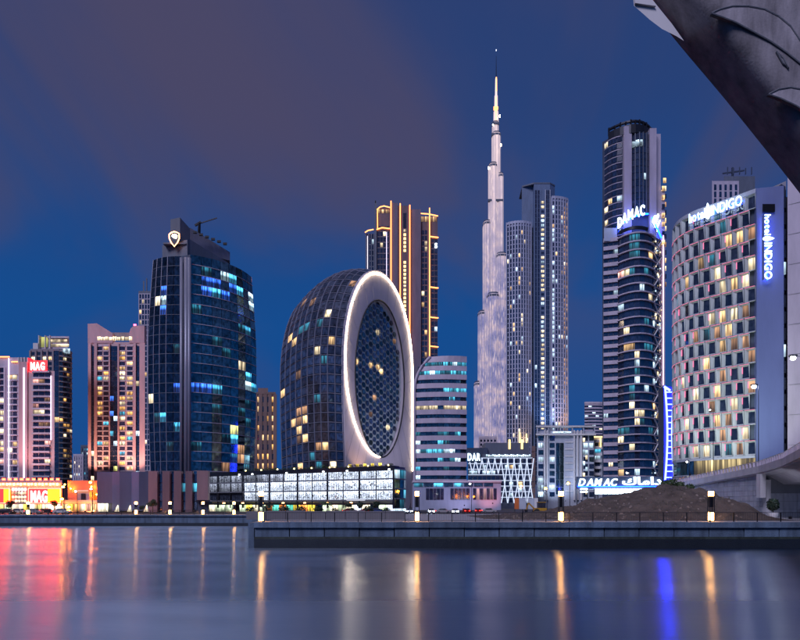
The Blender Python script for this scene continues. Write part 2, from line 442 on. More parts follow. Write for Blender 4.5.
def spot(root, loc, target, col, power, size=60, rad=0.6):
    """an added facade wash: housing and lamp put in to brighten the wall"""
    loc = Vector(loc); d = (Vector(target) - loc).normalized()
    h = MB().beam(loc - d * 0.6, loc - d * 0.15, 0.45).build('added_floodlight', 'black_metal', root)
    ld = bpy.data.lights.new('added_flood_lamp', 'SPOT'); ld.energy = power; ld.color = col; ld.spot_size = R(size); ld.spot_blend = 0.7; ld.shadow_soft_size = rad
    o = bpy.data.objects.new('added_flood_lamp', ld); link(o, h)
    o.location = loc - ORG[h]; o.rotation_euler = (-d).to_track_quat('Z', 'Y').to_euler()
def point(parent, loc, col, power, rad=0.3):
    ld = bpy.data.lights.new('lamp_bulb', 'POINT'); ld.energy = power; ld.color = col; ld.shadow_soft_size = rad
    o = bpy.data.objects.new('lamp_bulb', ld); link(o, parent); o.location = Vector(loc) - ORG[parent]
_gm = {}
def glyph(ch, mat, ext=0.06, bold=0.02, shear=0.0):
    k = (ch, mat, ext, bold, shear)
    if k not in _gm:
        cu = bpy.data.curves.new('t', 'FONT'); cu.body = ch; cu.extrude = ext; cu.offset = bold; cu.resolution_u = 4; cu.shear = shear
        o = bpy.data.objects.new('t', cu)
        s2 = bpy.data.scenes.new('type_setting'); s2.collection.objects.link(o); vl = s2.view_layers[0]; vl.update(); dg = vl.depsgraph
        me = bpy.data.meshes.new_from_object(o.evaluated_get(dg))
        bpy.data.objects.remove(o); bpy.data.curves.remove(cu); bpy.data.scenes.remove(s2)
        xs = [v.co.x for v in me.vertices]; ys = [v.co.y for v in me.vertices]
        me.materials.clear(); me.materials.append(MAT[mat])
        _gm[k] = (me, min(xs), max(xs), min(ys), max(ys))
    return _gm[k]
def letters(root, text, mat, origin, xdir, height, width=None, gap=0.10, ext=0.06, bold=0.02, name='letter', updir=(0, 0, 1), path=None, shear=0.0):
    """separate letters along a direction (or a plan path); cap height in metres"""
    gl = [None if c == ' ' else glyph(c, mat, ext, bold, shear) for c in text]
    nat = sum((0.3 if g is None else g[2] - g[1]) + gap for g in gl) - gap
    s = height / 0.72; sx = s if width is None else width / nat
    xd = Vector(xdir).normalized(); up = Vector(updir).normalized(); o0 = Vector(origin); cur = 0.0
    for g in gl:
        if g is None: cur += (0.3 + gap) * sx; continue
        w = g[2] - g[1]
        if path: o0, xd = path(cur + w * sx / 2); pos = o0 - xd * (w * sx / 2)
        else: pos = o0 + xd * cur
        pos = pos - xd * (g[1] * sx)
        o = bpy.data.objects.new(name, g[0]); link(o, root)
        zd = xd.cross(up)
        from mathutils import Matrix
        M = Matrix.Identity(4)
        for r in range(3):
            M[r][0] = xd[r] * sx; M[r][1] = up[r] * s; M[r][2] = zd[r] * s
        loc = pos - ORG[root]
        M[0][3], M[1][3], M[2][3] = loc
        o.matrix_basis = M
        cur += (w + gap) * sx

lit('office_azure', (0.04, 0.17, 1.0), 2.0, 9.0, 0.12, contrast=(0.42, 0.60), detail=1.0, zs=.05, ceil=(0.45, 0.8, 0.10)); lit('office_cyan', (0.08, 0.55, 0.95), 1.6, 9.0, 0.12, contrast=(0.42, 0.60), detail=1.0, zs=.05, ceil=(0.45, 0.8, 0.10))
lit('office_cool', (0.55, 0.84, 1.0), 1.9, 9.0, 0.12, contrast=(0.42, 0.60), detail=1.0, zs=.05, ceil=(0.45, 0.8, 0.12)); lit('office_teal', (0.03, 0.22, 0.34), 0.5, 9.0, 0.1, contrast=(0.44, 0.66), detail=1.0, zs=.05, ceil=(0.45, 0.85, 0.15))
# ---------------------------------------------------------------- water and ground
def water_material():
    m, nt, N, L, b = _nodes('water')
    b.inputs['Base Color'].default_value = (0.30, 0.38, 0.50, 1); b.inputs['Metallic'].default_value = 1.0
    b.inputs['Roughness'].default_value = 0.13
    b.inputs['IOR'].default_value = 2.6
    b.inputs['Specular IOR Level'].default_value = 0.5
    b.inputs['Anisotropic'].default_value = 0.93       # ripple crests lie across the canal: reflections stretch towards the viewer
    tg = N.new('ShaderNodeCombineXYZ'); tg.inputs[1].default_value = 1.0; L.new(tg.outputs[0], b.inputs['Tangent'])
    ge = N.new('ShaderNodeNewGeometry')
    hs = []
    for sc_, rot, det in (((0.35, 0.9, 1), 6, 3), ((1.6, 3.4, 1), -11, 4), ((0.05, 0.12, 1), 20, 2)):
        mp = N.new('ShaderNodeMapping'); mp.inputs['Scale'].default_value = sc_; mp.inputs['Rotation'].default_value = (0, 0, R(rot))
        nz = N.new('ShaderNodeTexNoise'); nz.inputs['Scale'].default_value = 1.0; nz.inputs['Detail'].default_value = det
        L.new(ge.outputs['Position'], mp.inputs[0]); L.new(mp.outputs[0], nz.inputs[0]); hs.append(nz)
    a = N.new('ShaderNodeMath'); a.operation = 'MULTIPLY_ADD'; a.inputs[1].default_value = 0.30
    L.new(hs[1].outputs[0], a.inputs[0]); L.new(hs[0].outputs[0], a.inputs[2])
    bp = N.new('ShaderNodeBump'); bp.inputs['Strength'].default_value = 0.07; bp.inputs['Distance'].default_value = 0.30
    L.new(a.outputs[0], bp.inputs['Height']); L.new(bp.outputs[0], b.inputs['Normal'])
    # calmer and rougher patches left by the breeze
    rr = N.new('ShaderNodeMapRange'); rr.inputs['From Min'].default_value = 0.35; rr.inputs['From Max'].default_value = 0.65
    rr.inputs['To Min'].default_value = 0.21; rr.inputs['To Max'].default_value = 0.26
    L.new(hs[2].outputs[0], rr.inputs[0])
    # a breeze lane roughens the open water; the lane along the quays lies sheltered and calmer
    sp = N.new('ShaderNodeSeparateXYZ'); L.new(ge.outputs['Position'], sp.inputs[0])
    wv = N.new('ShaderNodeMath'); wv.operation = 'MULTIPLY_ADD'; wv.inputs[1].default_value = 10.0; L.new(hs[2].outputs[0], wv.inputs[0]); L.new(sp.outputs['Y'], wv.inputs[2])
    ln = N.new('ShaderNodeMapRange'); ln.interpolation_type = 'SMOOTHSTEP'; ln.inputs['From Min'].default_value = 35.0; ln.inputs['From Max'].default_value = 41.0
    ln.inputs['To Min'].default_value = 0.06; ln.inputs['To Max'].default_value = 0.0; L.new(wv.outputs[0], ln.inputs[0])
    ar = N.new('ShaderNodeMath'); ar.operation = 'ADD'; L.new(rr.outputs[0], ar.inputs[0]); L.new(ln.outputs[0], ar.inputs[1]); L.new(ar.outputs[0], b.inputs['Roughness'])
    MAT['water'] = m
water_material()
w_ = MB().face((-6000, -300, 0), (6000, -300, 0), (6000, 200, 0), (-6000, 200, 0)).build('canal_water', 'water', kind='structure')
g_ = MB(); GP = [(-6000, 148.4), (-21, 148.4), (-17.5, 75), (6000, 75), (6000, 9000), (-6000, 9000)]
g_.face(*[(x, y, G) for x, y in GP]); g_.build('ground', 'asphalt', kind='structure')
MB().box(-420, -20.2, 149.0, 158, G + .004, G + .05).build('promenade', 'paving', kind='structure')

# far bank: sea wall in cast lengths
t = thing('seawall', 'long low concrete seawall along the far bank, below the red billboards and folded podium', 'seawall', (-120, 148, 0))
for k in range(40):
    x1 = -20.6 - k * 10; box(t, 'wall_block', 'quay_stone', x1 - 9.94, x1, 147.9 - 0.02 * (k % 2), 148.7, 0.75, 2.30)
box(t, 'wet_base', 'wet_stone', -420, -20.4, 147.7, 148.9, -1.5, 0.75)
for k in range(40):
    x1 = -20.5 - k * 10; box(t, 'coping', 'quay_stone', x1 - 9.97, x1, 147.6, 149.0, 2.30, 2.68)

# near quay
paint('algae', (0.045, 0.06, 0.05), .6, var=.8, scale=1.6)
QY = 72.0
t = thing('quay_wall', 'panelled grey stone quay wall with a dark wet foot, right foreground across the water', 'quay wall', (20, QY, 0))
for k in range(30):
    x0 = -16.9 + k * 4.06
    box(t, 'wall_panel', 'quay_stone', x0 + 0.06, x0 + 4.0, QY + 0.22 + random.uniform(-.05, .05), QY + 1.2, 1.05, 2.38)
    box(t, 'coping', 'quay_stone', x0 + 0.012, x0 + 4.048, QY - 0.06 + random.uniform(-.02, .02), QY + 1.4, 2.38, 3.0 + random.uniform(-.012, .012))
box(t, 'tide_mark', 'algae', -16.9, 105, QY + 0.12, QY + .8, 1.0, 1.32)
box(t, 'wet_base', 'wet_stone', -16.9, 105, QY + 0.05, QY + 1.1, -2, 1.05)
box(t, 'end_wall', 'quay_stone', -17.6, -16.92, QY + 0.1, 148.2, -2, 2.95)
box(t, 'backing', 'wet_stone', -16.9, 105, QY + 0.9, QY + 2.2, -2, 2.94)
MB().prism([(-16.9, QY + 1.4), (105, QY + 1.4), (105, 140), (-19.9, 140)], 2.5, 2.99).build('quay_deck', 'paving', kind='structure')

def railing(x0, x1, y, z, label, step=2.8, h=1.08):
    t = thing('railing', label, 'railing', ((x0 + x1) / 2, y, z))
    n = int((x1 - x0) / step)
    for k in range(n + 1):
        xx = x0 + k * step
        box(t, 'post', 'black_metal', xx - .045, xx + .045, y - .05, y + .05, z, z + h)
    box(t, 'top_rail', 'dark_metal', x0, x1, y - .04, y + .04, z + h, z + h + .06)
    box(t, 'bottom_rail', 'dark_metal', x0, x1, y - .025, y + .025, z + .12, z + .17)
    b = MB()
    k = x0 + .14
    while k < x1:
        b.box(k - .011, k + .011, y - .011, y + .011, z + .17, z + h); k += .17
    b.build('baluster', 'black_metal', t, kind='stuff')
railing(-16.2, 62, 74.2, 3.0, 'thin dark metal railing along the near quay edge')
railing(-200, -22, 149.6, G + .05, 'thin dark metal railing along the far bank promenade', 3.5)

t = thing('planter_wall', 'low dark panelled wall behind the near quay railing, below the car park', 'wall', (-6, 86, 2.99))
for k in range(8):
    x0 = X(246, 86) + k * 2.75
    box(t, 'panel', 'dark_concrete', x0 + .03, x0 + 2.72, 86, 86.3, 2.99, 4.15 + .05 * (k % 3))
box(t, 'soil', 'sand', X(246, 86), X(246, 86) + 22, 86.3, 88.6, 2.99, 4.0)

def light_column(px, Y, z, label, h=3.75, group='light columns on the quays'):
    x = X(px, Y); s = 0.26
    t = thing('light_column', label, 'light column', (x, Y, z), group)
    box(t, 'base_plinth', 'dark_metal', x - s - .03, x + s + .03, Y - s - .03, Y + s + .03, z, z + .1)
    box(t, 'lower_lantern', 'lantern', x - s + .03, x + s - .03, Y - s + .03, Y + s - .03, z + .1, z + 1.15)
    for dx in (-1, 1):
        for dy in (-1, 1):
            box(t, 'corner_post', 'dark_metal', x + dx * s - .04, x + dx * s + .04, Y + dy * s - .04, Y + dy * s + .04, z + .1, z + h - .65)
    box(t, 'middle_casing', 'black_metal', x - s + .07, x + s - .07, Y - s + .07, Y + s - .07, z + 1.75, z + h - .65)
    box(t, 'lower_cap', 'dark_metal', x - s - .02, x + s + .02, Y - s - .02, Y + s + .02, z + 1.15, z + 1.22)
    box(t, 'upper_lantern', 'lantern', x - s + .03, x + s - .03, Y - s + .03, Y + s - .03, z + h - .65, z + h - .08)
    box(t, 'cap', 'dark_metal', x - s - .05, x + s + .05, Y - s - .05, Y + s + .05, z + h - .08, z + h)
for px, lb in ((261, 'light column at the left end of the near quay'), (417, 'light column on the near quay before the curved-top office'), (561, 'light column on the near quay below the white office block'), (711, 'light column on the near quay beside the bridge abutment')):
    light_column(px, 75.4, 2.99, 'glowing square ' + lb)
for px, lb in ((170, 'before the copper fins'), (203, 'between the copper fins and the car park'), (234, 'before the left bays of the car park'), (136, 'before the folded blue podium'), (28, 'below the red billboard')):
    light_column(px, 151.5, G + .05, 'small glowing column on the far bank ' + lb, 3.2, 'light columns on the far bank')

# sand mound beside the bridge
def mound():
    prof = [(455, 523), (480, 517), (520, 513), (560, 507), (600, 496), (640, 488), (668, 483), (690, 484), (704, 489), (716, 499), (730, 511), (745, 521), (760, 524)]
    Y0 = 100.0
    def ridge(x):
        px = 400 + x / Y0 * F
        for (a, pa), (b, pb) in zip(prof, prof[1:]):
            if a <= px <= b:
                t = (px - a) / (b - a); return max(0, Z(pa + (pb - pa) * t + 4.5 * min(1, max(0, (px - 480) / 80)), Y0) - 2.9)
        return 0
    x0, x1, y0, y1 = X(455, Y0), X(760, Y0), 79, 128
    def height(x, y):
        t = min(1, max(0, (y - y0) / (Y0 - y0))) if y < Y0 else max(0.0, 1 - (y - Y0) / (y1 - Y0) * .8)
        t = t * t * (3 - 2 * t)
        h = ridge(x) * t
        nz = mnoise.fractal(Vector((x * .22, y * .22, 3.1)), 1.0, 2.0, 5) * .85 + mnoise.fractal(Vector((x * 1.1, y * 1.1, 7.7)), 1.0, 2.0, 4) * .28
        return 2.97 + h + nz * min(1, h) - .06
    global MOUND_Z
    MOUND_Z = height
    nx, ny = 190, 90; b = MB()
    for j in range(ny + 1):
        for i in range(nx + 1):
            x = x0 + (x1 - x0) * i / nx; y = y0 + (y1 - y0) * j / ny
            b.v.append((x, y, height(x, y)))
    for j in range(ny):
        for i in range(nx):
            a = j * (nx + 1) + i; b.f.append((a, a + 1, a + nx + 2, a + nx + 1)); b.mi.append(0)
    o = b.build('sand_mound', 'sand', smooth=True, kind='structure')
mound()
def rubble():
    rnd = random.Random(8); b = MB()
    for _ in range(420):
        px = rnd.uniform(470, 745); Y = rnd.uniform(80, 99); x = X(px, Y); u = (Y - 79) / 21; u = u * u * (3 - 2 * u)
        zz = MOUND_Z(x, Y); s = rnd.choice((.06, .08, .1, .14, .2, .3)) * rnd.uniform(.7, 1.2)
        pl = [(x + s * rnd.uniform(.6, 1.1) * math.cos(a), Y + s * rnd.uniform(.6, 1.1) * math.sin(a)) for a in (0, 1.2, 2.4, 3.7, 5.0)]
        b.hexa([(p, q, zz - s * .4) for p, q in pl], [(x + (p - x) * .55, Y + (q - Y) * .55, zz + s * rnd.uniform(.3, .7)) for p, q in pl])
    o = b.build('rubble', 'rubble_stone', kind='stuff'); tag(o, 'loose stones and rubble scattered over the sand mound', 'rubble')
    g = MB()
    for _ in range(260):
        px = rnd.choice((rnd.gauss(668, 16), rnd.gauss(715, 12), rnd.uniform(480, 745))); Y = rnd.uniform(84, 104); x = X(px, Y)
        if not X(470, 100) < x < X(755, 100): continue
        zz = MOUND_Z(x, Y)
        for k in range(5):
            a = rnd.uniform(0, 6.28); h = rnd.uniform(.15, .45); dx, dy = math.cos(a) * .1, math.sin(a) * .1
            g.face((x - dy * .2, Y + dx * .2, zz), (x + dy * .2, Y - dx * .2, zz), (x + dx * 1.6, Y + dy * 1.6, zz + h))
    o = g.build('weeds', 'dry_weed', kind='stuff'); tag(o, 'sparse dry weeds growing on the sand mound', 'weeds')
paint('rubble_stone', (.22, .18, .16), .9); paint('dry_weed', (.10, .10, .05), .8)
rubble()

# ---------------------------------------------------------------- road bridge on the right
BE = [(66.5, 178, 8.6), (63.2, 150, 9.4), (61.6, 132, 10.1), (60.9, 117, 10.8), (60.2, 104, 11.4), (56.8, 92, 11.8), (51.6, 80, 12.1), (46, 68, 12.3), (39.5, 52, 12.5), (35, 30, 12.5), (33, 0, 12.5), (33, -30, 12.5)]
def bridge():
    t = thing('road_bridge', 'pale concrete road bridge ramp with block abutment, right edge of the picture', 'bridge', (60, 103, 3))
    # swept deck
    prof = [(0, 0), (0, -1.25), (1.6, -1.45), (4.2, -2.9), (10.0, -2.9), (12.6, -1.45), (14.0, -1.25), (14.0, 0)]
    rings = []
    for k, (x, y, z) in enumerate(BE):
        a = BE[max(k - 1, 0)]; c = BE[min(k + 1, len(BE) - 1)]
        dx, dy = c[0] - a[0], c[1] - a[1]; l = math.hypot(dx, dy); nx, ny = -dy / l, dx / l   # to the right of travel towards the camera
        rings.append([(x + nx * p, y + ny * p, z + q) for p, q in prof])
    b = MB()
    for r0, r1 in zip(rings, rings[1:]):
        for k in range(len(prof)):
            j = (k + 1) % len(prof); b.face(r0[k], r0[j], r1[j], r1[k])
    b.build('deck', 'concrete', t)
    # edge beam and railing posts
    for p, q in zip(BE, BE[1:]):
        P, Q = Vector(p), Vector(q)
        MB().beam(P + Vector((-.12, 0, -.45)), Q + Vector((-.12, 0, -.45)), .30, 1.15).build('edge_beam', 'concrete', t)
        if P.y < 60: continue
        L_ = (Q - P).length; n = int(L_ / 1.1); d = (Q - P) / n
        for i in range(n):
            c = P + d * (i + .5)
            box(t, 'rail_post', 'pale_lavender', c.x - .30, c.x + .06, c.y - .09, c.y + .09, c.z + .08, c.z + .85)
        MB().beam(P + Vector((-.1, 0, .95)), Q + Vector((-.1, 0, .95)), .12, .12).build('hand_rail', 'steel', t)
    # block-faced abutment below the ramp
    segs = [(61.9, 137.0), (60.7, 104.2)]
    def ztop(y):
        for (x0, y0, z0), (x1, y1, z1) in zip(BE, BE[1:]):
            if y1 <= y <= y0: return z0 + (z1 - z0) * (y0 - y) / (y0 - y1)
        return 10
    L_ = math.hypot(segs[1][0] - segs[0][0], segs[1][1] - segs[0][1]); n = 17; ux, uy = (segs[1][0] - segs[0][0]) / L_, (segs[1][1] - segs[0][1]) / L_
    bw = L_ / n; hrow = .92
    for row in range(10):
        z0 = 2.9 + row * hrow
        for i in range(n + 1):
            s0 = max(0, (i - (.5 if row % 2 else 0)) * bw); s1 = min(L_, (i + 1 - (.5 if row % 2 else 0)) * bw)
            if s1 - s0 < .2: continue
            y_lo = segs[0][1] + uy * s0
            zt = min(z0 + hrow - .03, ztop(y_lo) - 1.3)
            if zt - z0 < .15: continue
            pr = random.uniform(0, .07)
            a = (segs[0][0] + ux * (s0 + .02), segs[0][1] + uy * (s0 + .02)); c = (segs[0][0] + ux * (s1 - .02), segs[0][1] + uy * (s1 - .02))
            nx, ny = uy, -ux
            MB().prism([(a[0] + nx * pr, a[1] + ny * pr), (c[0] + nx * pr, c[1] + ny * pr), (c[0] - nx * .5, c[1] - ny * .5), (a[0] - nx * .5, a[1] - ny * .5)], z0, zt).build('block', 'block_stone', t)
    MB().prism([(62.5, 137), (61.2, 104.4), (70, 104.4), (74, 137)], 2.5, [8.6, 9.95, 9.95, 8.6]).build('abutment_core', 'dark_concrete', t)
    box(t, 'column', 'concrete', X(759, 103), X(764.5, 103), 102.6, 103.8, 6.2, 10.15)
    box(t, 'column', 'concrete', X(763.5, 104), X(768, 104), 103.2, 104.3, 2.9, 9.2)
    box(t, 'end_wall', 'block_stone', X(767, 105), 90, 104.6, 105.4, 2.9, 9.4)
    for px, yy, tx in ((722, 92.0, 742), (790, 90.0, 786)): spot(t, (X(px, yy), yy, 3.2), (X(tx, 106), 106, 7), (.80, .82, 1.0), 900, 120, .12)  # added lamps on the quay that brighten the abutment in the deck's shade
    for i in range(6):
        x0 = X(769.5, 104.4) + i * 2.3
        for j in range(3):
            box(t, 'facing_panel', 'block_stone', x0 + .03, x0 + 2.27, 104.35, 104.6, 2.95 + j * 1.35, 2.95 + j * 1.35 + 1.31)
bridge()

# concrete arches overhead (near the camera)
def arch(name, label, cl, Y, half, depth, shift=0.0, panels=True):
    pts = [(X(px, Y), Z(py, Y)) for px, py in cl]
    # smooth the centre line
    P = []
    for k in range(len(pts) - 1):
        p0 = pts[max(k - 1, 0)]; p1 = pts[k]; p2 = pts[k + 1]; p3 = pts[min(k + 2, len(pts) - 1)]
        for i in range(8):
            t = i / 8
            P.append(tuple(.5 * (2 * p1[c] + (p2[c] - p0[c]) * t + (2 * p0[c] - 5 * p1[c] + 4 * p2[c] - p3[c]) * t * t + (3 * p1[c] - p0[c] - 3 * p2[c] + p3[c]) * t ** 3) for c in (0, 1)))
    P.append(pts[-1])
    base = (P[-1][0], Y, P[-1][1])
    t = thing(name, label, 'arch', base)
    sec = [(-1.0, .40), (-.97, -.25), (-.92, -.36), (-.84, -.43), (-.74, -.47), (-.60, -.49), (-.42, -.50), (.40, -.50), (.80, -.48), (1.0, -.42), (1.0, .5), (-1.0, .5)]
    rings = []
    for k, (x, z) in enumerate(P):
        a = P[max(k - 1, 0)]; c = P[min(k + 1, len(P) - 1)]
        dx, dz = c[0] - a[0], c[1] - a[1]; l = math.hypot(dx, dz); nx, nz = -dz / l, dx / l
        if nz < 0 and False: nx, nz = -nx, -nz
        rings.append([(x + nx * n * half, Y + y * depth, z + nz * n * half) for n, y in sec])
    b = MB()
    n = len(sec); i0 = 0
    for r in rings: b.v.extend(r)
    for k in range(len(rings) - 1):
        for j in range(n):
            j2 = (j + 1) % n; b.f.append((k * n + j, k * n + j2, (k + 1) * n + j2, (k + 1) * n + j)); b.mi.append(0)
    o = b.build('rib', 'arch_concrete', t, smooth=True)
    o.data.set_sharp_from_angle(angle=R(42))
    return t, Y - .5 * depth
ax = [(a + 14, c - 12) for a, c in [(470, -330), (550, -215), (620, -108), (698, -6), (763, 72), (833, 160), (900, 250), (960, 342), (1012, 440), (1050, 540), (1075, 640), (1085, 700)]]
ta, yf = arch('concrete_arch', 'massive grey concrete arch crossing the top right corner, with pointed relief panels', ax, 25.0, 1.72, 2.2)
def relief(root, pts, yf, th=.035):
    b = MB(); f = [(X(a, yf), yf - th, Z(c, yf)) for a, c in pts]; k = [(x, yf + .12, z) for x, y, z in f]
    b.hexa(k, f); b.build('relief_panel', 'arch_concrete', root)
    MB().tube(f + [f[0]], .035, 6).build('relief_edge', 'dark_concrete', root)
relief(ta, [(711, 14), (722, 18), (735, 23), (752, 32), (770, 42), (786, 53), (801, 65), (815, 78), (812, 62), (800, 42), (790, 27), (778, 17), (764, 10), (748, 7), (732, 7), (720, 10)], yf)
relief(ta, [(768, 95), (780, 99), (795, 106), (812, 116), (830, 130), (850, 150), (846, 132), (834, 112), (820, 99), (806, 91), (790, 88), (778, 90)], yf)
relief(ta, [(776, 52), (783, 59), (788, 69), (783, 64)], yf, .025)
tb, _ = arch('concrete_arch', 'dark second concrete arch in the extreme top right corner', [(a + 96, c - 62) for a, c in ax], 29.0, 1.5, 3.0)
tp = thing('soffit_panel', 'pale curved cladding panel at the top edge, left of the concrete arch', 'panel', (X(660, 25), 25, Z(20, 25)))
so = [(628, -60), (633, -4), (634, 6), (641, 12), (650, 20), (662, 29), (676, 36), (684, 41), (672, 24), (659, 8), (640, -16), (612, -60)]
MB().hexa([(X(a, 25.6), 25.6, Z(c, 25.6)) for a, c in so], [(X(a, 24.4), 24.4, Z(c, 24.4)) for a, c in so]).build('shell', 'white_wall', tp)
MB().hexa([(X(a, 24.4), 24.38, Z(c, 24.4)) for a, c in [(632.6, -14), (634.2, 5), (644, 6.5), (655, 8), (642, -14)]], [(X(a, 24.4), 24.3, Z(c, 24.4)) for a, c in [(632.6, -14), (634.2, 5), (644, 6.5), (655, 8), (642, -14)]]).build('edge_trim', 'white_wall', tp)
# ---------------------------------------------------------------- buildings, left part of the skyline
def striped_rows(py0, py1, pitch): return max(1, int(round((py1 - py0) / pitch)))

# tower with the red rooftop sign
def mag_tower():
    Y = 300.0
    t = thing('apartment_tower', 'pink apartment tower with a red rooftop sign, at the left edge', 'tower', (X(25, Y), Y, G))
    zt = lambda py: Z(py, Y)
    fh = 6.15 / F * Y; n = 17
    prism(t, 'core', 'lavender_wall', [(X(-40, Y), Y + 3), (X(21, Y), Y + 3), (X(21, Y), Y + 24), (X(-40, Y), Y + 24)], G, zt(356))
    prism(t, 'core', 'pink_wall', [(X(20.5, Y), Y), (X(54.5, Y), Y), (X(53.5, Y + 22), Y + 22), (X(20.5, Y), Y + 22)], G, zt(371))
    prism(t, 'stair_shaft', 'rose_wall', [(X(19.5, Y), Y - .6), (X(28, Y), Y - .6), (X(28, Y), Y + 6), (X(19.5, Y), Y + 6)], G, zt(362))
    y = Y + 3
    facade(t, lerp_pts((X(7.5, y), y), (X(17.5, y), y), 2), zt(373) - n * fh, fh, n, wf=.82, hf=.66, lit_p=.26, pal=('cream', 'warm'), gl='glass_purple', band='pale_lavender', bh=.14, bd=.5)
    facade(t, lerp_pts((X(-38, y), y), (X(5, y), y), 8), zt(366) - (n + 1) * fh, fh, n + 1, wf=.8, hf=.66, lit_p=.3, pal=('cream', 'warm', 'rose_lit'), gl='glass_purple', band='pale_lavender', bh=.14, bd=.5, pier='pale_lavender', pw=.7)
    facade(t, lerp_pts((X(33, Y), Y), (X(50.5, Y), Y), 3), zt(372) - n * fh, fh, n, wf=.9, hf=.58, lit_p=.22, pal=('cream', 'rose_lit', 'dim_warm'), gl='glass_purple', band='pale_lavender', bh=.26, bd=1.1, bandname='balcony')
    for px in (6, 19.8): led(t, (X(px, Y), Y + 2.2, zt(357)), (X(px, Y), Y + 2.2, zt(478)), .32, 'led_lilac')
    led(t, (X(25, Y), Y - .9, zt(368)), (X(25, Y), Y - .9, zt(478)), .4, 'led_lilac')
    led(t, (X(51.5, Y), Y - .4, zt(376)), (X(51.5, Y), Y - .4, zt(440)), .3, 'led_lilac')
    led(t, (X(-40, Y), Y + 2.6, zt(355.5)), (X(6, Y), Y + 2.6, zt(355.5)), .4, 'led_warm')
    led(t, (X(8, Y), Y + 2.6, zt(360.5)), (X(18, Y), Y + 2.6, zt(360.5)), .35, 'led_warm')
    for k in range(4): box(t, 'roof_fin', 'white_wall', X(18.5 + k * 3, Y), X(19.4 + k * 3, Y), Y - .5, Y + 4, zt(363), zt(357.5))
    spot(t, (X(38, Y), Y - 16, 14), (X(38, Y), Y, 44), (1.0, .50, .46), 17000, 80)
    spot(t, (X(8, Y), Y - 16, 14), (X(8, Y), Y, 44), (1.0, .50, .46), 11000, 80)
    s = thing('rooftop_sign', 'red rooftop sign with white letters MAG on the pink tower', 'sign', (X(37, Y), Y, zt(371)))
    box(s, 'backing', 'sign_red', X(29.5, Y), X(46.5, Y), Y - .2, Y + .4, zt(371), zt(360.8))
    for px in (31, 45): box(s, 'support_post', 'dark_metal', X(px, Y), X(px + .6, Y), Y + .5, Y + 1, zt(371.5), zt(362))
    letters(s, 'MAG', 'letter_mag', (X(31, Y), Y - .35, zt(369.8)), (1, 0, 0), 3.6, X(45, Y) - X(31, Y), ext=.03, bold=.035)
mag_tower()

def crown_tower():
    Y = 384.0
    t = thing('apartment_tower', 'dark taupe tower with a glowing stepped crown behind the pink tower', 'tower', (X(50, Y), Y, G))
    z = lambda py: Z(py, Y)
    a, b, c, d = (X(30.5, Y), Y), (X(60, Y), Y - 1), (X(72, Y + 6), Y + 6), (X(71, Y + 30), Y + 30)
    prism(t, 'core', 'taupe_wall', [a, b, c, d, (a[0], Y + 30)], G, z(349))
    fh = 5.1 / F * Y; n = 26
    facade(t, lerp_pts(a, (X(54, Y), Y - .8), 4), z(351) - n * fh, fh, n, wf=.55, hf=.6, lit_p=.12, pal=('cream', 'warm'), pier='taupe_wall', pw=1.1)
    facade(t, lerp_pts((X(54.6, Y), Y - .9), b, 1), z(351) - n * fh, fh, n, wf=.9, hf=.92, sill=.04, lit_p=.08, pal=('cool', 'warm'), gl='glass_navy')
    facade(t, arc_pts(b, c, 1.2, 4), z(351) - n * fh, fh, n, wf=.75, hf=.55, lit_p=.24, pal=('cream', 'warm', 'amber'), band='grey_wall', bh=.25)
    prism(t, 'crown', 'lavender_wall', [(X(38, Y), Y + 2), (X(66, Y), Y + 2), (X(65.5, Y + 20), Y + 20), (X(38, Y), Y + 20)], z(350), z(338))
    prism(t, 'crown_side', 'white_wall', [(X(33, Y), Y), (X(38, Y), Y), (X(38, Y), Y + 18), (X(33, Y), Y + 18)], z(349), z(343))
    pbox(t, 'crown_window', 'lime', 41, 48, 337, 347, Y + 2, 1, .3)
    for py, x0, x1 in ((339.5, 49, 67), (344, 50, 69)): pbox(t, 'crown_window', 'cream', x0, x1, py, py + 2.6, Y + 2, 1, .35)
    pbox(t, 'crown_window', 'cool', 63, 70, 348.5, 352, Y + 2, 1, 3.5)
    for px in (37.6, 44, 48.6): box(t, 'crown_fin', 'white_wall', X(px, Y), X(px + .8, Y), Y + .6, Y + 4, z(348.5), z(335))
    pbox(t, 'roof_slab', 'pale_lavender', 47, 69, 336.2, 338, Y + 1, 14)
    spot(t, (X(50, Y), Y - 14, z(440)), (X(52, Y), Y, z(390)), (1, .62, .45), 9000, 90)
crown_tower()

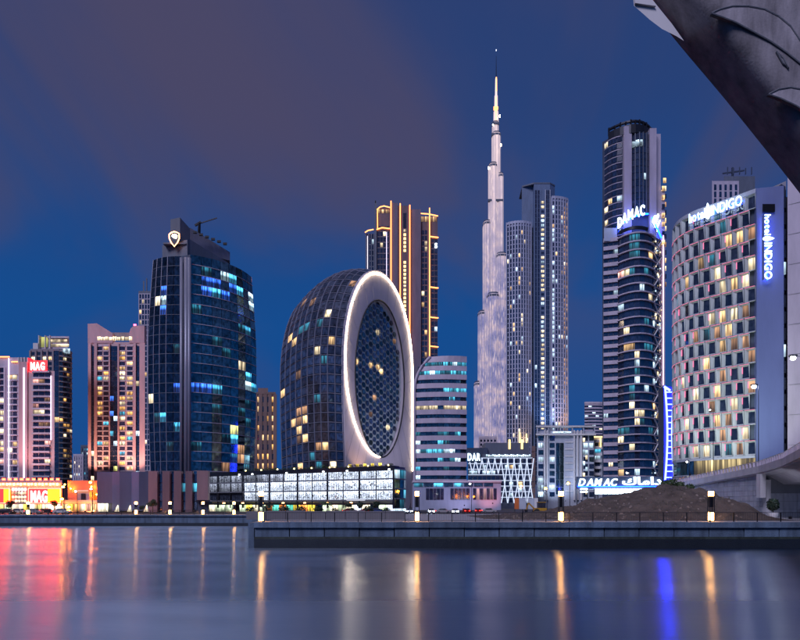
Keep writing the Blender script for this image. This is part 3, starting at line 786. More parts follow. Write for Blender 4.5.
def pink_tower():
    Y = 420.0
    t = thing('apartment_tower', 'tall rose-pink apartment tower with two roof horns and blue glass strips', 'tower', (X(117, Y), Y, G))
    z = lambda py: Z(py, Y); x = lambda px, yy=Y: X(px, yy)
    prism(t, 'core', 'pink_wall', [(x(88), Y), (x(145), Y), (x(145, Y + 26), Y + 26), (x(88), Y + 26)], G, z(342))
    prism(t, 'roof_horn', 'rose_wall', [(x(88), Y - .4), (x(97), Y - .4), (x(113), Y - .4), (x(113), Y + 3), (x(97), Y + 3), (x(88), Y + 3)], z(343), [z(324), z(323.5), z(333.5), z(333.5), z(323.5), z(324)])
    prism(t, 'roof_horn', 'rose_wall', [(x(129.5), Y - .4), (x(131), Y - .4), (x(134), Y - .4), (x(144.6), Y - .4), (x(144.6), Y + 3), (x(134), Y + 3), (x(131), Y + 3), (x(129.5), Y + 3)], z(343), [z(333), z(328.5), z(325.8), z(325.8), z(325.8), z(325.8), z(328.5), z(333)])
    pbox(t, 'parapet', 'taupe_wall', 104, 130, 332.5, 338, Y + 4, 6)
    for k in range(9): pbox(t, 'crown_window', 'cream', 97.5 + k * 3.9, 100.8 + k * 3.9, 336.6 + .5 * (k % 2), 340.2, Y, .6, .5)
    b_ = MB().box(x(133), x(135), Y + 1, Y + 2, z(325.8), z(323.6)).build('warning_beacon', 'beacon', t)
    fh = 5.0 / F * Y; n = 34; z0 = z(346) - n * fh
    P = ('cream', 'warm', 'amber', 'cyan')
    for a, b in ((97.2, 102.6), (103.2, 108.8), (119.4, 125.4), (126.6, 133)):
        facade(t, lerp_pts((x(a), Y), (x(b), Y), 1), z0, fh, n, wf=.84, hf=.64, lit_p=.46, pal=P, gl='glass_purple', band='pale_lavender', bh=.2, bd=.4, limit=70)
    facade(t, lerp_pts((x(110), Y), (x(117.4), Y), 2), z0, fh, n, wf=.95, hf=.94, sill=.03, lit_p=.13, pal=('cyan', 'azure', 'cool', 'lime'), gl='glass_navy', limit=80)
    for a, b in ((91.2, 94), (136, 139.4)):
        facade(t, lerp_pts((x(a), Y), (x(b), Y), 1), z0, fh, n, wf=.96, hf=.94, sill=.03, lit_p=.08, pal=('cool', 'cream'), gl='glass_navy', limit=40)
    for a, b in ((88, 91), (94.2, 97), (109, 110), (117.6, 119), (133.4, 135.8), (139.6, 145)):
        pbox(t, 'pier', 'rose_wall', a, b, 343, 503, Y, .2, 1.0)
    spot(t, (x(98), Y - 16, 22), (x(100), Y, 60), (1.0, .52, .36), 52000, 95)
    spot(t, (x(134), Y - 16, 22), (x(132), Y, 60), (1.0, .54, .40), 52000, 95)
pink_tower()

def slender_tower():
    Y = 560.0
    t = thing('tower_block', 'slender grey tower rising between the pink tower and the dark glass tower', 'tower', (X(146, Y), Y, G))
    prism(t, 'core', 'slate_wall', [(X(138.5, Y), Y), (X(153, Y), Y), (X(153, Y + 20), Y + 20), (X(138.5, Y), Y + 20)], G, Z(291, Y))
    pbox(t, 'roof_fin', 'slate_wall', 143, 144.4, 281, 292, Y + 2, 3); pbox(t, 'roof_fin', 'slate_wall', 146, 147, 278, 292, Y + 2, 3)
    fh = 5.2 / F * Y
    facade(t, lerp_pts((X(139.2, Y), Y), (X(153, Y), Y), 5), Z(294, Y) - 34 * fh, fh, 34, wf=.7, hf=.7, lit_p=.05, gl='glass_navy', band='lavender_wall', bh=.16, pier='lavender_wall', pw=.7, limit=170)
slender_tower()

def distant_block(px0, px1, py, Y, mat, label, cols, pitch, lp, pal, gl='glass', depth=20, roof=None):
    t = thing('distant_building', label, 'building', (X((px0 + px1) / 2, Y), Y, G))
    prism(t, 'core', mat, [(X(px0, Y), Y), (X(px1, Y), Y), (X(px1 - .5, Y + depth), Y + depth), (X(px0 + .5, Y + depth), Y + depth)], G, Z(py, Y))
    fh = pitch / F * Y; n = int((Z(py, Y) - G - 2) / fh)
    facade(t, lerp_pts((X(px0 + .4, Y), Y), (X(px1 - .4, Y), Y), cols), Z(py + 1.5, Y) - n * fh, fh, n, wf=.62, hf=.55, lit_p=lp, pal=pal, gl=gl, pier=mat, pw=.35 * pitch / F * Y, limit=160)
    pbox(t, 'parapet', mat, px0 - .3, px1 + .3, py - 1, py + 1, Y - .3, depth + .5)
    if roof: pbox(t, 'plant_room', mat, roof[0], roof[1], roof[2], py, Y + 3, depth * .5)
    return t
distant_block(255.5, 275.5, 393, 520, 'brown_wall', 'brown block with orange lit windows between the glass tower and the ring-fronted building', 4, 9.5, .55, ('amber', 'warm'), roof=(258, 268, 388))
distant_block(73.5, 83, 455, 640, 'pale_lavender', 'small pale distant block left of the rose-pink tower', 4, 4, .12, ('cream', 'cool'))
distant_block(81, 89, 446, 900, 'slate_wall', 'small dark distant block touching the rose-pink tower', 3, 4, .2, ('cool', 'cyan'))

# dark curved glass tower with the shield sign
paint('crown_grey', (0.20, 0.20, 0.26))
def glass_tower():
    Y = 296.0
    t = thing('office_tower', 'dark blue curved glass office tower with a glowing shield sign and stepped crown', 'tower', (X(200, Y), Y + 15, G))
    z = lambda py: Z(py, Y)
    zb = G; zt = z(256)
    def bow(zv):      # the sides swell in the middle of the height
        u = (zv - zb) / (zt - zb); return 1.0 + .10 * math.sin(math.pi * min(1, max(0, u * .80 + .04))) - .05 * max(0, u - .72) / .28
    C0 = Vector((X(190, 294), 294.0)); Lf = Vector((X(152.5, 300), 301.0)); Rt = Vector((X(251, 322), 323.0))
    cen = Vector((X(198, 310), 316.0))
    def ring(zv):
        s = bow(zv)
        c = C0; l = cen + (Lf - cen) * s; r = cen + (Rt - cen) * s
        right = arc_pts((c.x, c.y), (r.x, r.y), 5.0, 8)
        left = arc_pts((l.x, l.y), (X(181, 296), 296.0), 1.6, 5)
        return left, right
    lev = 26; zs = [zb + (zt - zb) * k / lev for k in range(lev + 1)]
    core = MB()
    rings = []
    for zv in zs:
        l, r = ring(zv); inset = .35
        poly = [(p[0] + (cen.x - p[0]) * .012, p[1] + inset) for p in l + r] + [(r[-1][0] * (r[-1][1] + 30) / r[-1][1] - 2, r[-1][1] + 30), (l[0][0] + 2, l[0][1] + 40)]
        rings.append([(a, b, zv) for a, b in poly])
    for r0, r1 in zip(rings, rings[1:]):
        for k in range(len(r0)):
            j = (k + 1) % len(r0); core.face(r0[k], r0[j], r1[j], r1[k])
    core.face(*rings[-1])
    core.build('core', 'navy_wall', t)
    litmap = {('R', 24, 3): 'cool', ('R', 24, 4): 'cyan', ('R', 23, 4): 'azure', ('R', 23, 5): 'cyan', ('R', 23, 2): 'azure', ('R', 23, 1): 'azure', ('R', 22, 1): 'azure', ('R', 22, 2): 'cyan', ('R', 22, 3): 'azure', ('R', 23, 7): 'cool',
              ('R', 24, 1): 'dim_teal', ('R', 22, 7): 'cool', ('R', 19, 6): 'cyan', ('R', 19, 5): 'dim_teal', ('L', 22, 2): 'azure', ('L', 21, 2): 'cool', ('L', 21, 1): 'cream', ('L', 20, 2): 'azure', ('R', 15, 5): 'cream', ('R', 12, 0): 'azure', ('R', 12, 1): 'azure', ('R', 12, 2): 'cyan', ('R', 14, 6): 'cyan',
              ('R', 13, 6): 'cool', ('R', 13, 7): 'cyan', ('R', 11, 6): 'dim_teal', ('R', 8, 4): 'lime', ('R', 7, 4): 'cyan', ('R', 7, 3): 'dim_teal', ('L', 11, 0): 'cream', ('L', 9, 2): 'cyan', ('L', 9, 1): 'dim_teal', ('R', 3, 6): 'cyan', ('R', 3, 7): 'azure', ('R', 2, 7): 'cyan', ('L', 8, 4): 'cyan', ('L', 16, 4): 'dim_teal',
              ('R', 5, 5): 'dim_warm', ('R', 6, 5): 'dim_warm', ('R', 5, 4): 'dim_teal', ('R', 4, 3): 'dim_warm', ('R', 17, 2): 'dim_teal', ('R', 16, 3): 'dim_teal', ('R', 20, 0): 'dim_teal', ('R', 10, 2): 'dim_teal', ('R', 6, 0): 'dim_teal', ('R', 4, 6): 'dim_teal', ('L', 12, 4): 'azure', ('L', 6, 3): 'dim_teal', ('R', 2, 3): 'dim_teal', ('R', 9, 6): 'dim_teal', ('R', 10, 5): 'dim_teal'}
    for k in range(lev):
        z0, z1 = zs[k], zs[k + 1]
        l0, r0 = ring(z0); l1, r1 = ring(z1); h = z1 - z0
        for side, a, b in (('L', l0, l1), ('R', r0, r1)):
            for c in range(len(a) - 1):
                m = litmap.get((side, k, c), 'glass_deep' if side == 'L' else 'glass_blue')
                m = {'azure': 'office_azure', 'cyan': 'office_cyan', 'cool': 'office_cool', 'dim_teal': 'office_teal'}.get(m, m); e = .05 if side == 'L' else .02; f0 = lambda q, s0, s1, u: (q[s0][0] + (q[s1][0] - q[s0][0]) * u, q[s0][1] + (q[s1][1] - q[s0][1]) * u)
                p00, p10 = f0(a, c, c + 1, e), f0(a, c, c + 1, 1 - e); p01, p11 = f0(b, c, c + 1, e), f0(b, c, c + 1, 1 - e)
                jx = random.uniform(-.03, .03); jy = random.uniform(-.03, .03)
                f = [(p00[0], p00[1] + jx, z0 + .18), (p10[0], p10[1] + jy, z0 + .18), (p11[0], p11[1] + jx, z1 - .10), (p01[0], p01[1] + jy, z1 - .10)]
                MB().hexa([(x_, y_ + .3, z_) for x_, y_, z_ in f], f).build('window', m, t)
            if side == 'R': MB().ribbon(a, z0 - .14, z0 + .14, -.2, .38).build('floor_band', 'pale_lavender', t)
            else: MB().ribbon(a, z0 - .12, z0 + .10, -.2, .16).build('floor_band', 'slate_wall', t)
    # vertical fins at the corner and on the dark side
    for px, w, yy in ((181.6, 2.2, 295.0), (186.4, 2.8, 293.6), (189.4, 2.0, 293.0)):
        MB().tube([(X(px, yy), yy, G), (X(px, yy), yy, Z(258, yy))], w * .42, 10).build('corner_fin', 'skin_rib', t, smooth=True)
    for c in (0, 1, 2, 3):
        MB().tube([(*ring(zv)[0][c], zv) for zv in zs[::2]], .22, 6).build('mullion', 'skin_rib', t)
    # crown
    zc = lambda py, yy=Y: Z(py, yy)
    cp = [(X(163, 300), 299.0), (X(187, 295), 295.6), (X(190, 297), 297.0), (X(232, 318), 312), (X(233, 330), 330), (X(165, 330), 330)]
    prism(t, 'crown_wall', 'slate_wall', cp, zt - .5, [zc(243), zc(240), zc(238.5), zc(250), zc(250), zc(250)])
    prism(t, 'crown_wall', 'crown_grey', [(X(190, 302), 302), (X(230, 315), 315), (X(230, 325), 325), (X(190, 325), 325)], zc(245), [zc(222), zc(236), zc(236), zc(222)])
    prism(t, 'crown_tower', 'slate_wall', [(X(170.5, 298), 298), (X(180, 298), 298), (X(190, 302), 302), (X(190, 314), 314), (X(170.5, 314), 314)], zc(246), [zc(217.5), zc(215.5), zc(223), zc(223), zc(217.5)])
    pbox(t, 'crown_band', 'slate_wall', 163, 186, 242.5, 244, 295.2, 3)
    for k in range(6): pbox(t, 'crown_vent', 'black_metal', 193 + k * 6, 197 + k * 6, 231 + k * 2.3, 233 + k * 2.3, 300.4 + k * 2.2, 1)
    # window-cleaning crane on the crown
    q = lambda px, py: (X(px, 308), 308, Z(py, 308))
    MB().tube([q(199, 234), q(199.5, 223)], [.8, .6], 8).build('crane_mast', 'black_metal', t)
    MB().beam(q(195, 225.6), q(201, 222), .9).build('crane_counterweight', 'black_metal', t)
    MB().beam(q(198, 224), q(217, 218), .45).build('crane_jib', 'dark_metal', t)
    # shield
    s = thing('shield_sign', 'glowing orange-outlined shield emblem on the crown of the dark glass tower', 'sign', (X(174, 294.6), 294.6, zc(247)))
    yy = 294.6; sh = [(169.2, 234.6), (171.6, 232.6), (174.2, 231.8), (176.8, 232.4), (179.2, 233.6), (179.4, 238.5), (177.6, 242.6), (174.4, 246.6), (171.2, 242.6), (169.4, 238.6)]
    f = [(X(a, yy), yy, Z(c, yy)) for a, c in sh]
    MB().hexa([(x_, y_ + .9, z_) for x_, y_, z_ in f], f).build('backing', 'navy_wall', s)
    MB().tube([(x_, y_ - .12, z_) for x_, y_, z_ in f + [f[0], f[1]]], .26, 6).build('outline', 'crest_orange', s)
    em = [(171.6, 236.2), (173, 234.4), (175, 234.2), (177.2, 235.4), (177.0, 237.2), (176, 238.9), (174.6, 238.0), (173.2, 237.4)]
    f = [(X(a, yy), yy - .1, Z(c, yy)) for a, c in em]
    MB().hexa([(x_, y_ + .15, z_) for x_, y_, z_ in f], [(x_, y_ - .12, z_) for x_, y_, z_ in f]).build('emblem', 'led_white', s)
glass_tower()

# ring-fronted building
def ring_building():
    C = Vector((X(379.5, 450), 450.0)); u = Vector((.63, .777)); nrm = Vector((.777, -.63)); dep = 66.0
    t = thing('ring_building', 'rounded dark office building with a white oval ring front edged in light', 'building', (C.x, C.y, G))
    HW, ZC, ZT = 38.0, 101.0, 173.5
    def outline(n=46):
        o = []
        for k in range(15):
            zv = G + (ZC - G) * k / 15; v = k / 15; o.append((-(34.6 + 3.4 * math.sin(v * math.pi / 2)), zv))
        for k in range(n + 1):
            a = math.pi - math.pi * k / n; o.append((HW * math.cos(a), ZC + (ZT - ZC) * max(0.0, math.sin(a)) ** .93))
        for k in range(14, -1, -1):
            zv = G + (ZC - G) * k / 15; v = k / 15; o.append((34.6 + 3.4 * math.sin(v * math.pi / 2), zv))
        return o
    O = outline()
    def W(a, zv, d, push=0.0):    # face coordinate a, height, depth behind the face
        td = d / dep; tc_ = max(0.0, td); s = 1 + .055 * math.sin(math.pi * min(1, tc_ * .95) ** .9) - .05 * tc_ ** 3
        p = C + u * (a * s) - nrm * d
        return Vector((p.x, p.y, G + (zv - G) * (1 + (s - 1) * .75)))
    # body
    b = MB(); nd = 10
    for k in range(len(O) - 1):
        for j in range(nd):
            d0, d1 = dep * j / nd, dep * (j + 1) / nd; s = .985
            q = [W(O[k][0] * s, O[k][1] - .6, d0 + .8), W(O[k + 1][0] * s, O[k + 1][1] - .6, d0 + .8), W(O[k + 1][0] * s, O[k + 1][1] - .6, d1 + .8), W(O[k][0] * s, O[k][1] - .6, d1 + .8)]
            b.face(*q[::-1])
    b.face(*[W(a * .985, zv - .6, dep + .8) for a, zv in O])
    b.build('core', 'navy_wall', t)
    # arc-length stations for panes
    cum = [0]
    for p, q in zip(O, O[1:]): cum.append(cum[-1] + math.hypot(q[0] - p[0], q[1] - p[1]))
    def at(s):
        for k in range(len(cum) - 1):
            if s <= cum[k + 1]:
                f = (s - cum[k]) / (cum[k + 1] - cum[k]); return (O[k][0] + (O[k + 1][0] - O[k][0]) * f, O[k][1] + (O[k + 1][1] - O[k][1]) * f)
        return O[-1]
    nr, nc = 31, 10; smax = cum[len(O) // 2] + 12
    lm = {(19, 4): 'cyan', (19, 5): 'cyan', (19, 3): 'dim_teal', (19, 6): 'dim_teal', (13, 9): 'warm', (13, 8): 'warm', (20, 2): 'cream', (18, 7): 'warm', (18, 8): 'dim_warm', (17, 1): 'warm', (16, 3): 'cream', (15, 2): 'dim_teal', (9, 7): 'warm', (9, 6): 'dim_warm', (9, 5): 'warm', (8, 6): 'warm', (7, 6): 'dim_warm', (7, 5): 'warm', (9, 4): 'dim_warm',
          (6, 2): 'warm', (6, 1): 'warm', (6, 3): 'dim_warm', (5, 4): 'dim_teal', (5, 5): 'cyan', (10, 6): 'dim_warm', (4, 6): 'warm', (4, 1): 'cream', (3, 3): 'dim_warm', (12, 2): 'dim_warm', (17, 2): 'dim_warm', (2, 7): 'warm', (14, 6): 'dim_warm', (22, 5): 'dim_warm', (19, 8): 'warm', (11, 3): 'dim_teal', (3, 8): 'dim_teal', (4, 3): 'dim_teal'}
    for r in range(nr):
        s0, s1 = smax * r / nr, smax * (r + 1) / nr
        for c in range(nc):
            d0, d1 = dep * c / nc, dep * (c + 1) / nc; e = .10
            A0, A1 = at(s0 + (s1 - s0) * .12), at(s0 + (s1 - s0) * .90)
            da, db = d0 + (d1 - d0) * e, d1 - (d1 - d0) * e
            q = [W(*A0, db), W(*A0, da), W(*A1, da), W(*A1, db)]
            ctr = (q[0] + q[2]) / 2; nn = (q[1] - q[0]).cross(q[3] - q[0]).normalized()
            jit = [random.uniform(-.05, .05) for _ in range(4)]
            f = [v + nn * j for v, j in zip(q, jit)]
            m = lm.get((r, c)) if (r * 7 + c * 3) % 5 else None
            m = m or ('glass_skin' if random.random() > .02 else 'dim_warm')
            MB().hexa([v - nn * .35 for v in f], f).build('window', m, t)
    for c in range(nc + 1):
        d = dep * c / nc
        MB().tube([W(*at(smax * k / 40), d) for k in range(41)], .42, 5).build('rib', 'skin_rib', t)
    for r in range(nr + 1):
        A = at(smax * r / nr)
        MB().tube([W(*A, dep * k / 6) for k in range(7)], .36, 4).build('purlin', 'skin_rib', t)
    # white ring front
    IA, IB, IZ = 27.0, 56.5, 96.0
    K = 72
    def inner(k):
        a = math.pi - 2 * math.pi * k / K; return (IA * math.cos(a), IZ + IB * math.sin(a))
    def outer(k):
        a = math.pi - 2 * math.pi * k / K; ca, sa = math.cos(a), math.sin(a)
        if sa >= 0: return (HW * ca, ZC + (ZT - ZC) * sa ** .93 if sa > 0 else ZC)
        zb = G
        tt = min(1.0, -sa * 1.35); zz = ZC + (zb - ZC) * tt
        if tt >= 1.0:
            lim = math.sqrt(1 - (1 / 1.35) ** 2); return (34.6 * ca / lim, zb)
        v = (zz - G) / (ZC - G); return (math.copysign(34.6 + 3.4 * math.sin(v * math.pi / 2), ca), zz)
    ring = MB(); f0, f1 = -1.2, .9
    for k in range(K):
        i0, i1, o0, o1 = inner(k), inner(k + 1), outer(k), outer(k + 1)
        P = lambda q, d: W(q[0], q[1], d)
        ring.face(P(o0, f0), P(o1, f0), P(i1, f0), P(i0, f0))
        ring.face(P(o0, f0), P(o1, f0), P(o1, f1), P(o0, f1))
        ring.face(P(i0, f0), P(i1, f0), P(i1, 2.2), P(i0, 2.2))
    ring.build('ring_wall', 'shell_white', t)
    for k in range(0, K, 3):
        MB().beam(W(*inner(k), -1.22), W(*outer(k), -1.22), .16, .08).build('panel_joint', 'grey_wall', t)
    MB().tube([W(*inner(k), -1.3) for k in range(K + 1)], .55, 6).build('inner_rim', 'dark_metal', t)
    # light line: oval on the left, straight tail on the right
    path = []
    for k in range(0, 61):
        a = R(-78) - (R(360 - 78)) * k / 60      # clockwise from the bottom, over the left and the top, to the right
        a = R(-92) - R(268) * k / 60
        path.append((37.0 * math.cos(a), 105.5 + 66.0 * math.sin(a)))
    tail = [(37.0, zv) for zv in (95, 80, 65, 50, 40, 31)]
    MB().tube([W(a, zv, -1.75) for a, zv in path + tail], .34, 6).build('light_strip', 'led_white', t)
    # glazing in the oval: hexagonal panes on a pale lattice
    e = MB(); el = [(IA * math.cos(2 * math.pi * k / 64), IZ + IB * math.sin(2 * math.pi * k / 64)) for k in range(64)]
    e.face(*[W(a, zv, 2.0) for a, zv in el]); e.build('lattice', 'lattice', t)
    ph = 5.0; pwid = 5.0
    rows = int(2 * IB / (ph * .5)) + 2
    meshes = {}
    ang = math.atan2(u.y, u.x)
    hm = {}
    def hexmesh(m):
        if m not in hm:
            w_, h_ = pwid * .5 * .80, ph * .5 * .72
            pl = [(-w_, 0), (-w_ * .55, -h_), (w_ * .55, -h_), (w_, 0), (w_ * .55, h_), (-w_ * .55, h_)]
            b = MB().hexa([(a, 0, c) for a, c in pl], [(a * .93, -.35, c * .93) for a, c in pl])
            me = bpy.data.meshes.new('pane'); me.from_pydata(b.v, [], b.f); me.materials.append(MAT[m]); me.update(); hm[m] = me
        return hm[m]
    for r in range(rows):
        zv = IZ - IB + r * ph * .5
        for c in range(-5, 6):
            a = c * pwid * 1.5 + (pwid * .75 if r % 2 else 0)
            a *= .72 if False else 1
            if (a / (IA * .96)) ** 2 + ((zv - IZ) / (IB * .97)) ** 2 > 1: continue
            rr = random.random(); py_mid = abs(zv - 103) < 2.6
            m = 'warm' if (py_mid and rr < .4) else 'cream' if rr < .012 else 'dim_warm' if rr < .03 else ('glass_teal' if rr < .45 else 'glass_skin')
            place(hexmesh(m), 'pane', t, W(a, zv, 1.7), ang + random.uniform(-.05, .05), random.uniform(-.06, .06))
    # added washes: warm at the foot of the ring, lavender over its front
    spot(t, W(-24, 27, -14), W(-24, 45, 0), (1, .55, .25), 6000, 80)
    spot(t, W(0, 20, -60), W(0, 95, 0), (.80, .76, 1.0), 50000, 110, 2.0)
    return W
RW = ring_building()
# ---------------------------------------------------------------- buildings, centre
paint('plum_wall', (0.17, 0.135, 0.19)); paint('umber_wall', (0.13, 0.10, 0.13))
def gold_tower():
    Y = 700.0
    t = thing('apartment_tower', 'dark tower outlined in gold light strips behind the ring-fronted building', 'tower', (X(402, Y), Y, G))
    z = lambda py: Z(py, Y); x = lambda px, yy=Y: X(px, yy)
    # stepped volumes from left to right
    def vol(a, b, py, dy, mat='umber_wall'): return prism(t, 'core', mat, [(x(a), Y + dy), (x(b), Y + dy), (x(b), Y + 40), (x(a), Y + 40)], G, z(py))
    vol(365, 375, 231, 10, 'slate_wall'); vol(374.5, 391, 206, 5); vol(390.5, 398, 203, 0, 'plum_wall'); vol(397.5, 410, 205, 1.5, 'umber_wall'); vol(409.5, 421, 208, 3, 'plum_wall'); vol(420.5, 438, 214, 6)
    pbox(t, 'edge_fin', 'slate_wall', 374.6, 376.6, 202, 330, Y + 3, 4); pbox(t, 'edge_fin', 'black_metal', 375, 376, 200.5, 203, Y + 3, 2)
    fh = 5.6 / F * Y
    def fac(a, b, top, n, cols, dy, **k):
        yy = Y + dy; facade(t, lerp_pts((x(a, yy), yy), (x(b, yy), yy), cols), Z(top, yy) - n * fh, fh, n, **k)
    fac(366, 374, 234, 34, 3, 10, wf=.8, hf=.8, lit_p=.1, pal=('cream', 'cool'), gl='glass_navy', limit=90, pier='slate_wall', pw=1)
    fac(377, 389, 226, 34, 4, 5, wf=.85, hf=.8, lit_p=.06, pal=('cream', 'cool', 'dim_teal'), gl='glass_navy', limit=120, band='slate_wall', bh=.1)
    fac(421.5, 427.5, 214 + 16, 34, 2, 6, wf=.8, hf=.75, lit_p=.22, pal=('cream', 'cool', 'warm'), gl='glass_navy', limit=70)
    fac(431, 437.6, 238, 32, 2, 6, wf=.85, hf=.8, lit_p=.1, pal=('cream', 'cool'), gl='glass_navy', limit=64)
    for k in range(26):
        if k in (6, 7): continue
        pbox(t, 'window', 'led_gold' if k % 7 else 'cream', 403.6, 406.0, 229.5 + k * 3.95, 231.9 + k * 3.95, Y + 1.5, .4, .35)
    pbox(t, 'shaft_glass', 'glass', 403.2, 406.4, 213, 228, Y + 1.5, .3, .2)
    s = .0
    def L_(pts, w=1.15, m='led_warm'): led_path(t, [(X(a, Y + d), Y + d, Z(c, Y + d)) for a, c, d in pts], w, m)
    L_([(391, 201, -1), (391, 356, -1)]); L_([(400.2, 203.5, .4), (400.2, 356, .4)]); L_([(409.8, 205, .4), (409.8, 356, .4)]); L_([(429.6, 208, 3), (429.6, 356, 3)])
    L_([(377, 209.6, 3.5), (380, 207, 3.5), (384, 206, 3.5), (390, 207.5, 3.5)]); L_([(377.4, 209.6, 3.5), (377.6, 229, 3.5)], .9)
    L_([(365, 232.5, 8), (368, 230.5, 8), (373.5, 229.5, 8)]); L_([(376.5, 229.5, 3.5), (382, 227.6, 3.5), (390, 228.6, 3.5)])
    L_([(420, 213.4, 4.5), (428, 214, 4.5), (438, 216, 4.5)])
    for py in (236.5, 287, 317, 346): L_([(430, py, 4.5), (438.4, py + 1, 4.5)], 1.2)
    L_([(367.5, 236, 8), (367.5, 290, 8)], .5, 'led_lilac'); L_([(386.6, 232, 3.5), (386.6, 290, 3.5)], .5, 'led_lilac')
    for a, b, c, d, dy in ((378, 390, 209.5, 213, 5), (421, 437.5, 216.5, 221.5, 6)):
        yy = Y + dy
        for k in range(int((b - a) / 2)): pbox(t, 'crown_window', 'dim_warm' if k % 2 else 'warm', a + k * 2, a + k * 2 + 1.5, c, d, yy, .4, .3)
    s_ = thing('hotel_sign', 'small white letter S glowing on the right flank of the gold-lit tower', 'sign', (X(436, Y), Y, z(246)))
    letters(s_, 'S', 'letter_white', (X(434.6, Y + 5), Y + 5, z(246)), (1, 0, 0), 5.4, ext=.05, bold=.02)
gold_tower()

def burj():
    Y = 1206.0; x = lambda p, yy=Y: X(p, yy); z = lambda p, yy=Y: Z(p, yy)
    # cladding carries a light show: rosettes on the lit mullions
    m, nt, N, L, b = _nodes('light_show')
    b.inputs['Base Color'].default_value = (0.22, 0.22, 0.27, 1); b.inputs['Roughness'].default_value = .35; b.inputs['Metallic'].default_value = .3
    ge = N.new('ShaderNodeNewGeometry')
    vo = N.new('ShaderNodeTexVoronoi'); vo.inputs['Scale'].default_value = 1; vo.inputs['Randomness'].default_value = .35
    mp = N.new('ShaderNodeMapping'); mp.inputs['Scale'].default_value = (.020, .0, .0165); mp.inputs['Location'].default_value = (.32, 0, .15)
    L.new(ge.outputs['Position'], mp.inputs[0]); L.new(mp.outputs[0], vo.inputs['Vector'])
    mu = N.new('ShaderNodeMath'); mu.operation = 'MULTIPLY'; mu.inputs[1].default_value = 14; L.new(vo.outputs['Distance'], mu.inputs[0])
    si = N.new('ShaderNodeMath'); si.operation = 'SINE'; L.new(mu.outputs[0], si.inputs[0])
    ra = N.new('ShaderNodeValToRGB'); cr = ra.color_ramp
    cr.elements[0].color = (.05, .065, .20, 1); cr.elements[1].color = (.60, .42, .36, 1); cr.elements[0].position = .15; cr.elements[1].position = .95
    e = cr.elements.new(.5); e.color = (.22, .19, .32, 1)
    m2 = N.new('ShaderNodeMath'); m2.operation = 'MULTIPLY_ADD'; m2.inputs[1].default_value = .5; m2.inputs[2].default_value = .5
    L.new(si.outputs[0], m2.inputs[0])
    nz = N.new('ShaderNodeTexNoise'); nz.inputs['Scale'].default_value = .16; nz.inputs['Detail'].default_value = 6; nz.inputs['Roughness'].default_value = .8
    L.new(ge.outputs['Position'], nz.inputs[0])
    ad = N.new('ShaderNodeMath'); ad.operation = 'MULTIPLY_ADD'; ad.inputs[1].default_value = .36; L.new(m2.outputs[0], ad.inputs[0])
    n3 = N.new('ShaderNodeMath'); n3.operation = 'SUBTRACT'; n3.inputs[1].default_value = .20; L.new(nz.outputs[0], n3.inputs[0]); L.new(n3.outputs[0], ad.inputs[2])
    L.new(ad.outputs[0], ra.inputs[0])
    # brighter, warmer display towards the spire
    sp = N.new('ShaderNodeSeparateXYZ'); L.new(ge.outputs['Position'], sp.inputs[0])
    mr = N.new('ShaderNodeMapRange'); mr.inputs['From Min'].default_value = 400; mr.inputs['From Max'].default_value = 800; L.new(sp.outputs['Z'], mr.inputs[0])
    mx = N.new('ShaderNodeMixRGB'); mx.inputs[2].default_value = (.86, .64, .60, 1); L.new(mr.outputs[0], mx.inputs[0]); L.new(ra.outputs[0], mx.inputs[1])
    v2 = N.new('ShaderNodeTexVoronoi'); v2.inputs['Scale'].default_value = 1.0; mv = N.new('ShaderNodeMapping'); mv.inputs['Scale'].default_value = (.45, .45, .045); L.new(ge.outputs['Position'], mv.inputs[0]); L.new(mv.outputs[0], v2.inputs['Vector'])
    s2 = N.new('ShaderNodeMapRange'); s2.inputs['From Min'].default_value = .34; s2.inputs['From Max'].default_value = .12; s2.inputs['To Max'].default_value = .42; L.new(v2.outputs['Distance'], s2.inputs[0])
    m4 = N.new('ShaderNodeMixRGB'); m4.inputs[2].default_value = (1.35, 1.02, .80, 1); L.new(s2.outputs[0], m4.inputs[0]); L.new(mx.outputs[0], m4.inputs[1]); mx = m4
    L.new(mx.outputs[0], b.inputs['Emission Color']); b.inputs['Emission Strength'].default_value = .95
    m.cycles.emission_sampling = 'NONE'; MAT['light_show'] = m
    t = thing('supertall_tower', 'very tall stepped silver tower with a needle spire and a coloured light show', 'tower', (x(496), Y, G))
    def lobe(a, b, py, dy, ry=14.0, n=14, mat='light_show', cap=True):
        cx, rx = x((a + b) / 2), (x(b) - x(a)) / 2; yy = Y + dy
        pl = [(cx + rx * math.copysign(abs(math.cos(2 * math.pi * k / n)) ** .6, math.cos(2 * math.pi * k / n)), yy + ry * math.sin(2 * math.pi * k / n)) for k in range(n)]
        o = MB().prism(pl, G, z(py)).build('tier', mat, t)
        if cap:
            MB().prism([(cx + (p[0] - cx) * 1.04, yy + (p[1] - yy) * 1.04) for p in pl], z(py) - 5, z(py) - 1.2).build('plant_band', 'slate_wall', o)
            MB().prism([(cx + (p[0] - cx) * .9, yy + (p[1] - yy) * .9) for p in pl], z(py), z(py) + 3.4).build('terrace', 'steel', o)
        # bright vertical fins
        for k in range(n):
            p = pl[k]
            if p[1] < yy - 2: MB().beam((p[0], p[1] - .5, G), (p[0], p[1] - .5, z(py) - 2), .9).build('fin', 'led_fin', o)
        return o
    glow('led_fin', (.62, .56, .80), .30, False)
    lobe(474.4, 482, 383, 6); lobe(478, 487, 313, 3); lobe(482.8, 491, 224, 0); lobe(488.3, 497, 167, -1)
    lobe(506, 513, 402, 7); lobe(503.5, 509.5, 336, 4); lobe(500, 506.2, 258, 1); lobe(497, 503, 177, 0); lobe(486, 498, 258 + 40, -14); lobe(495, 505.5, 258, -10)
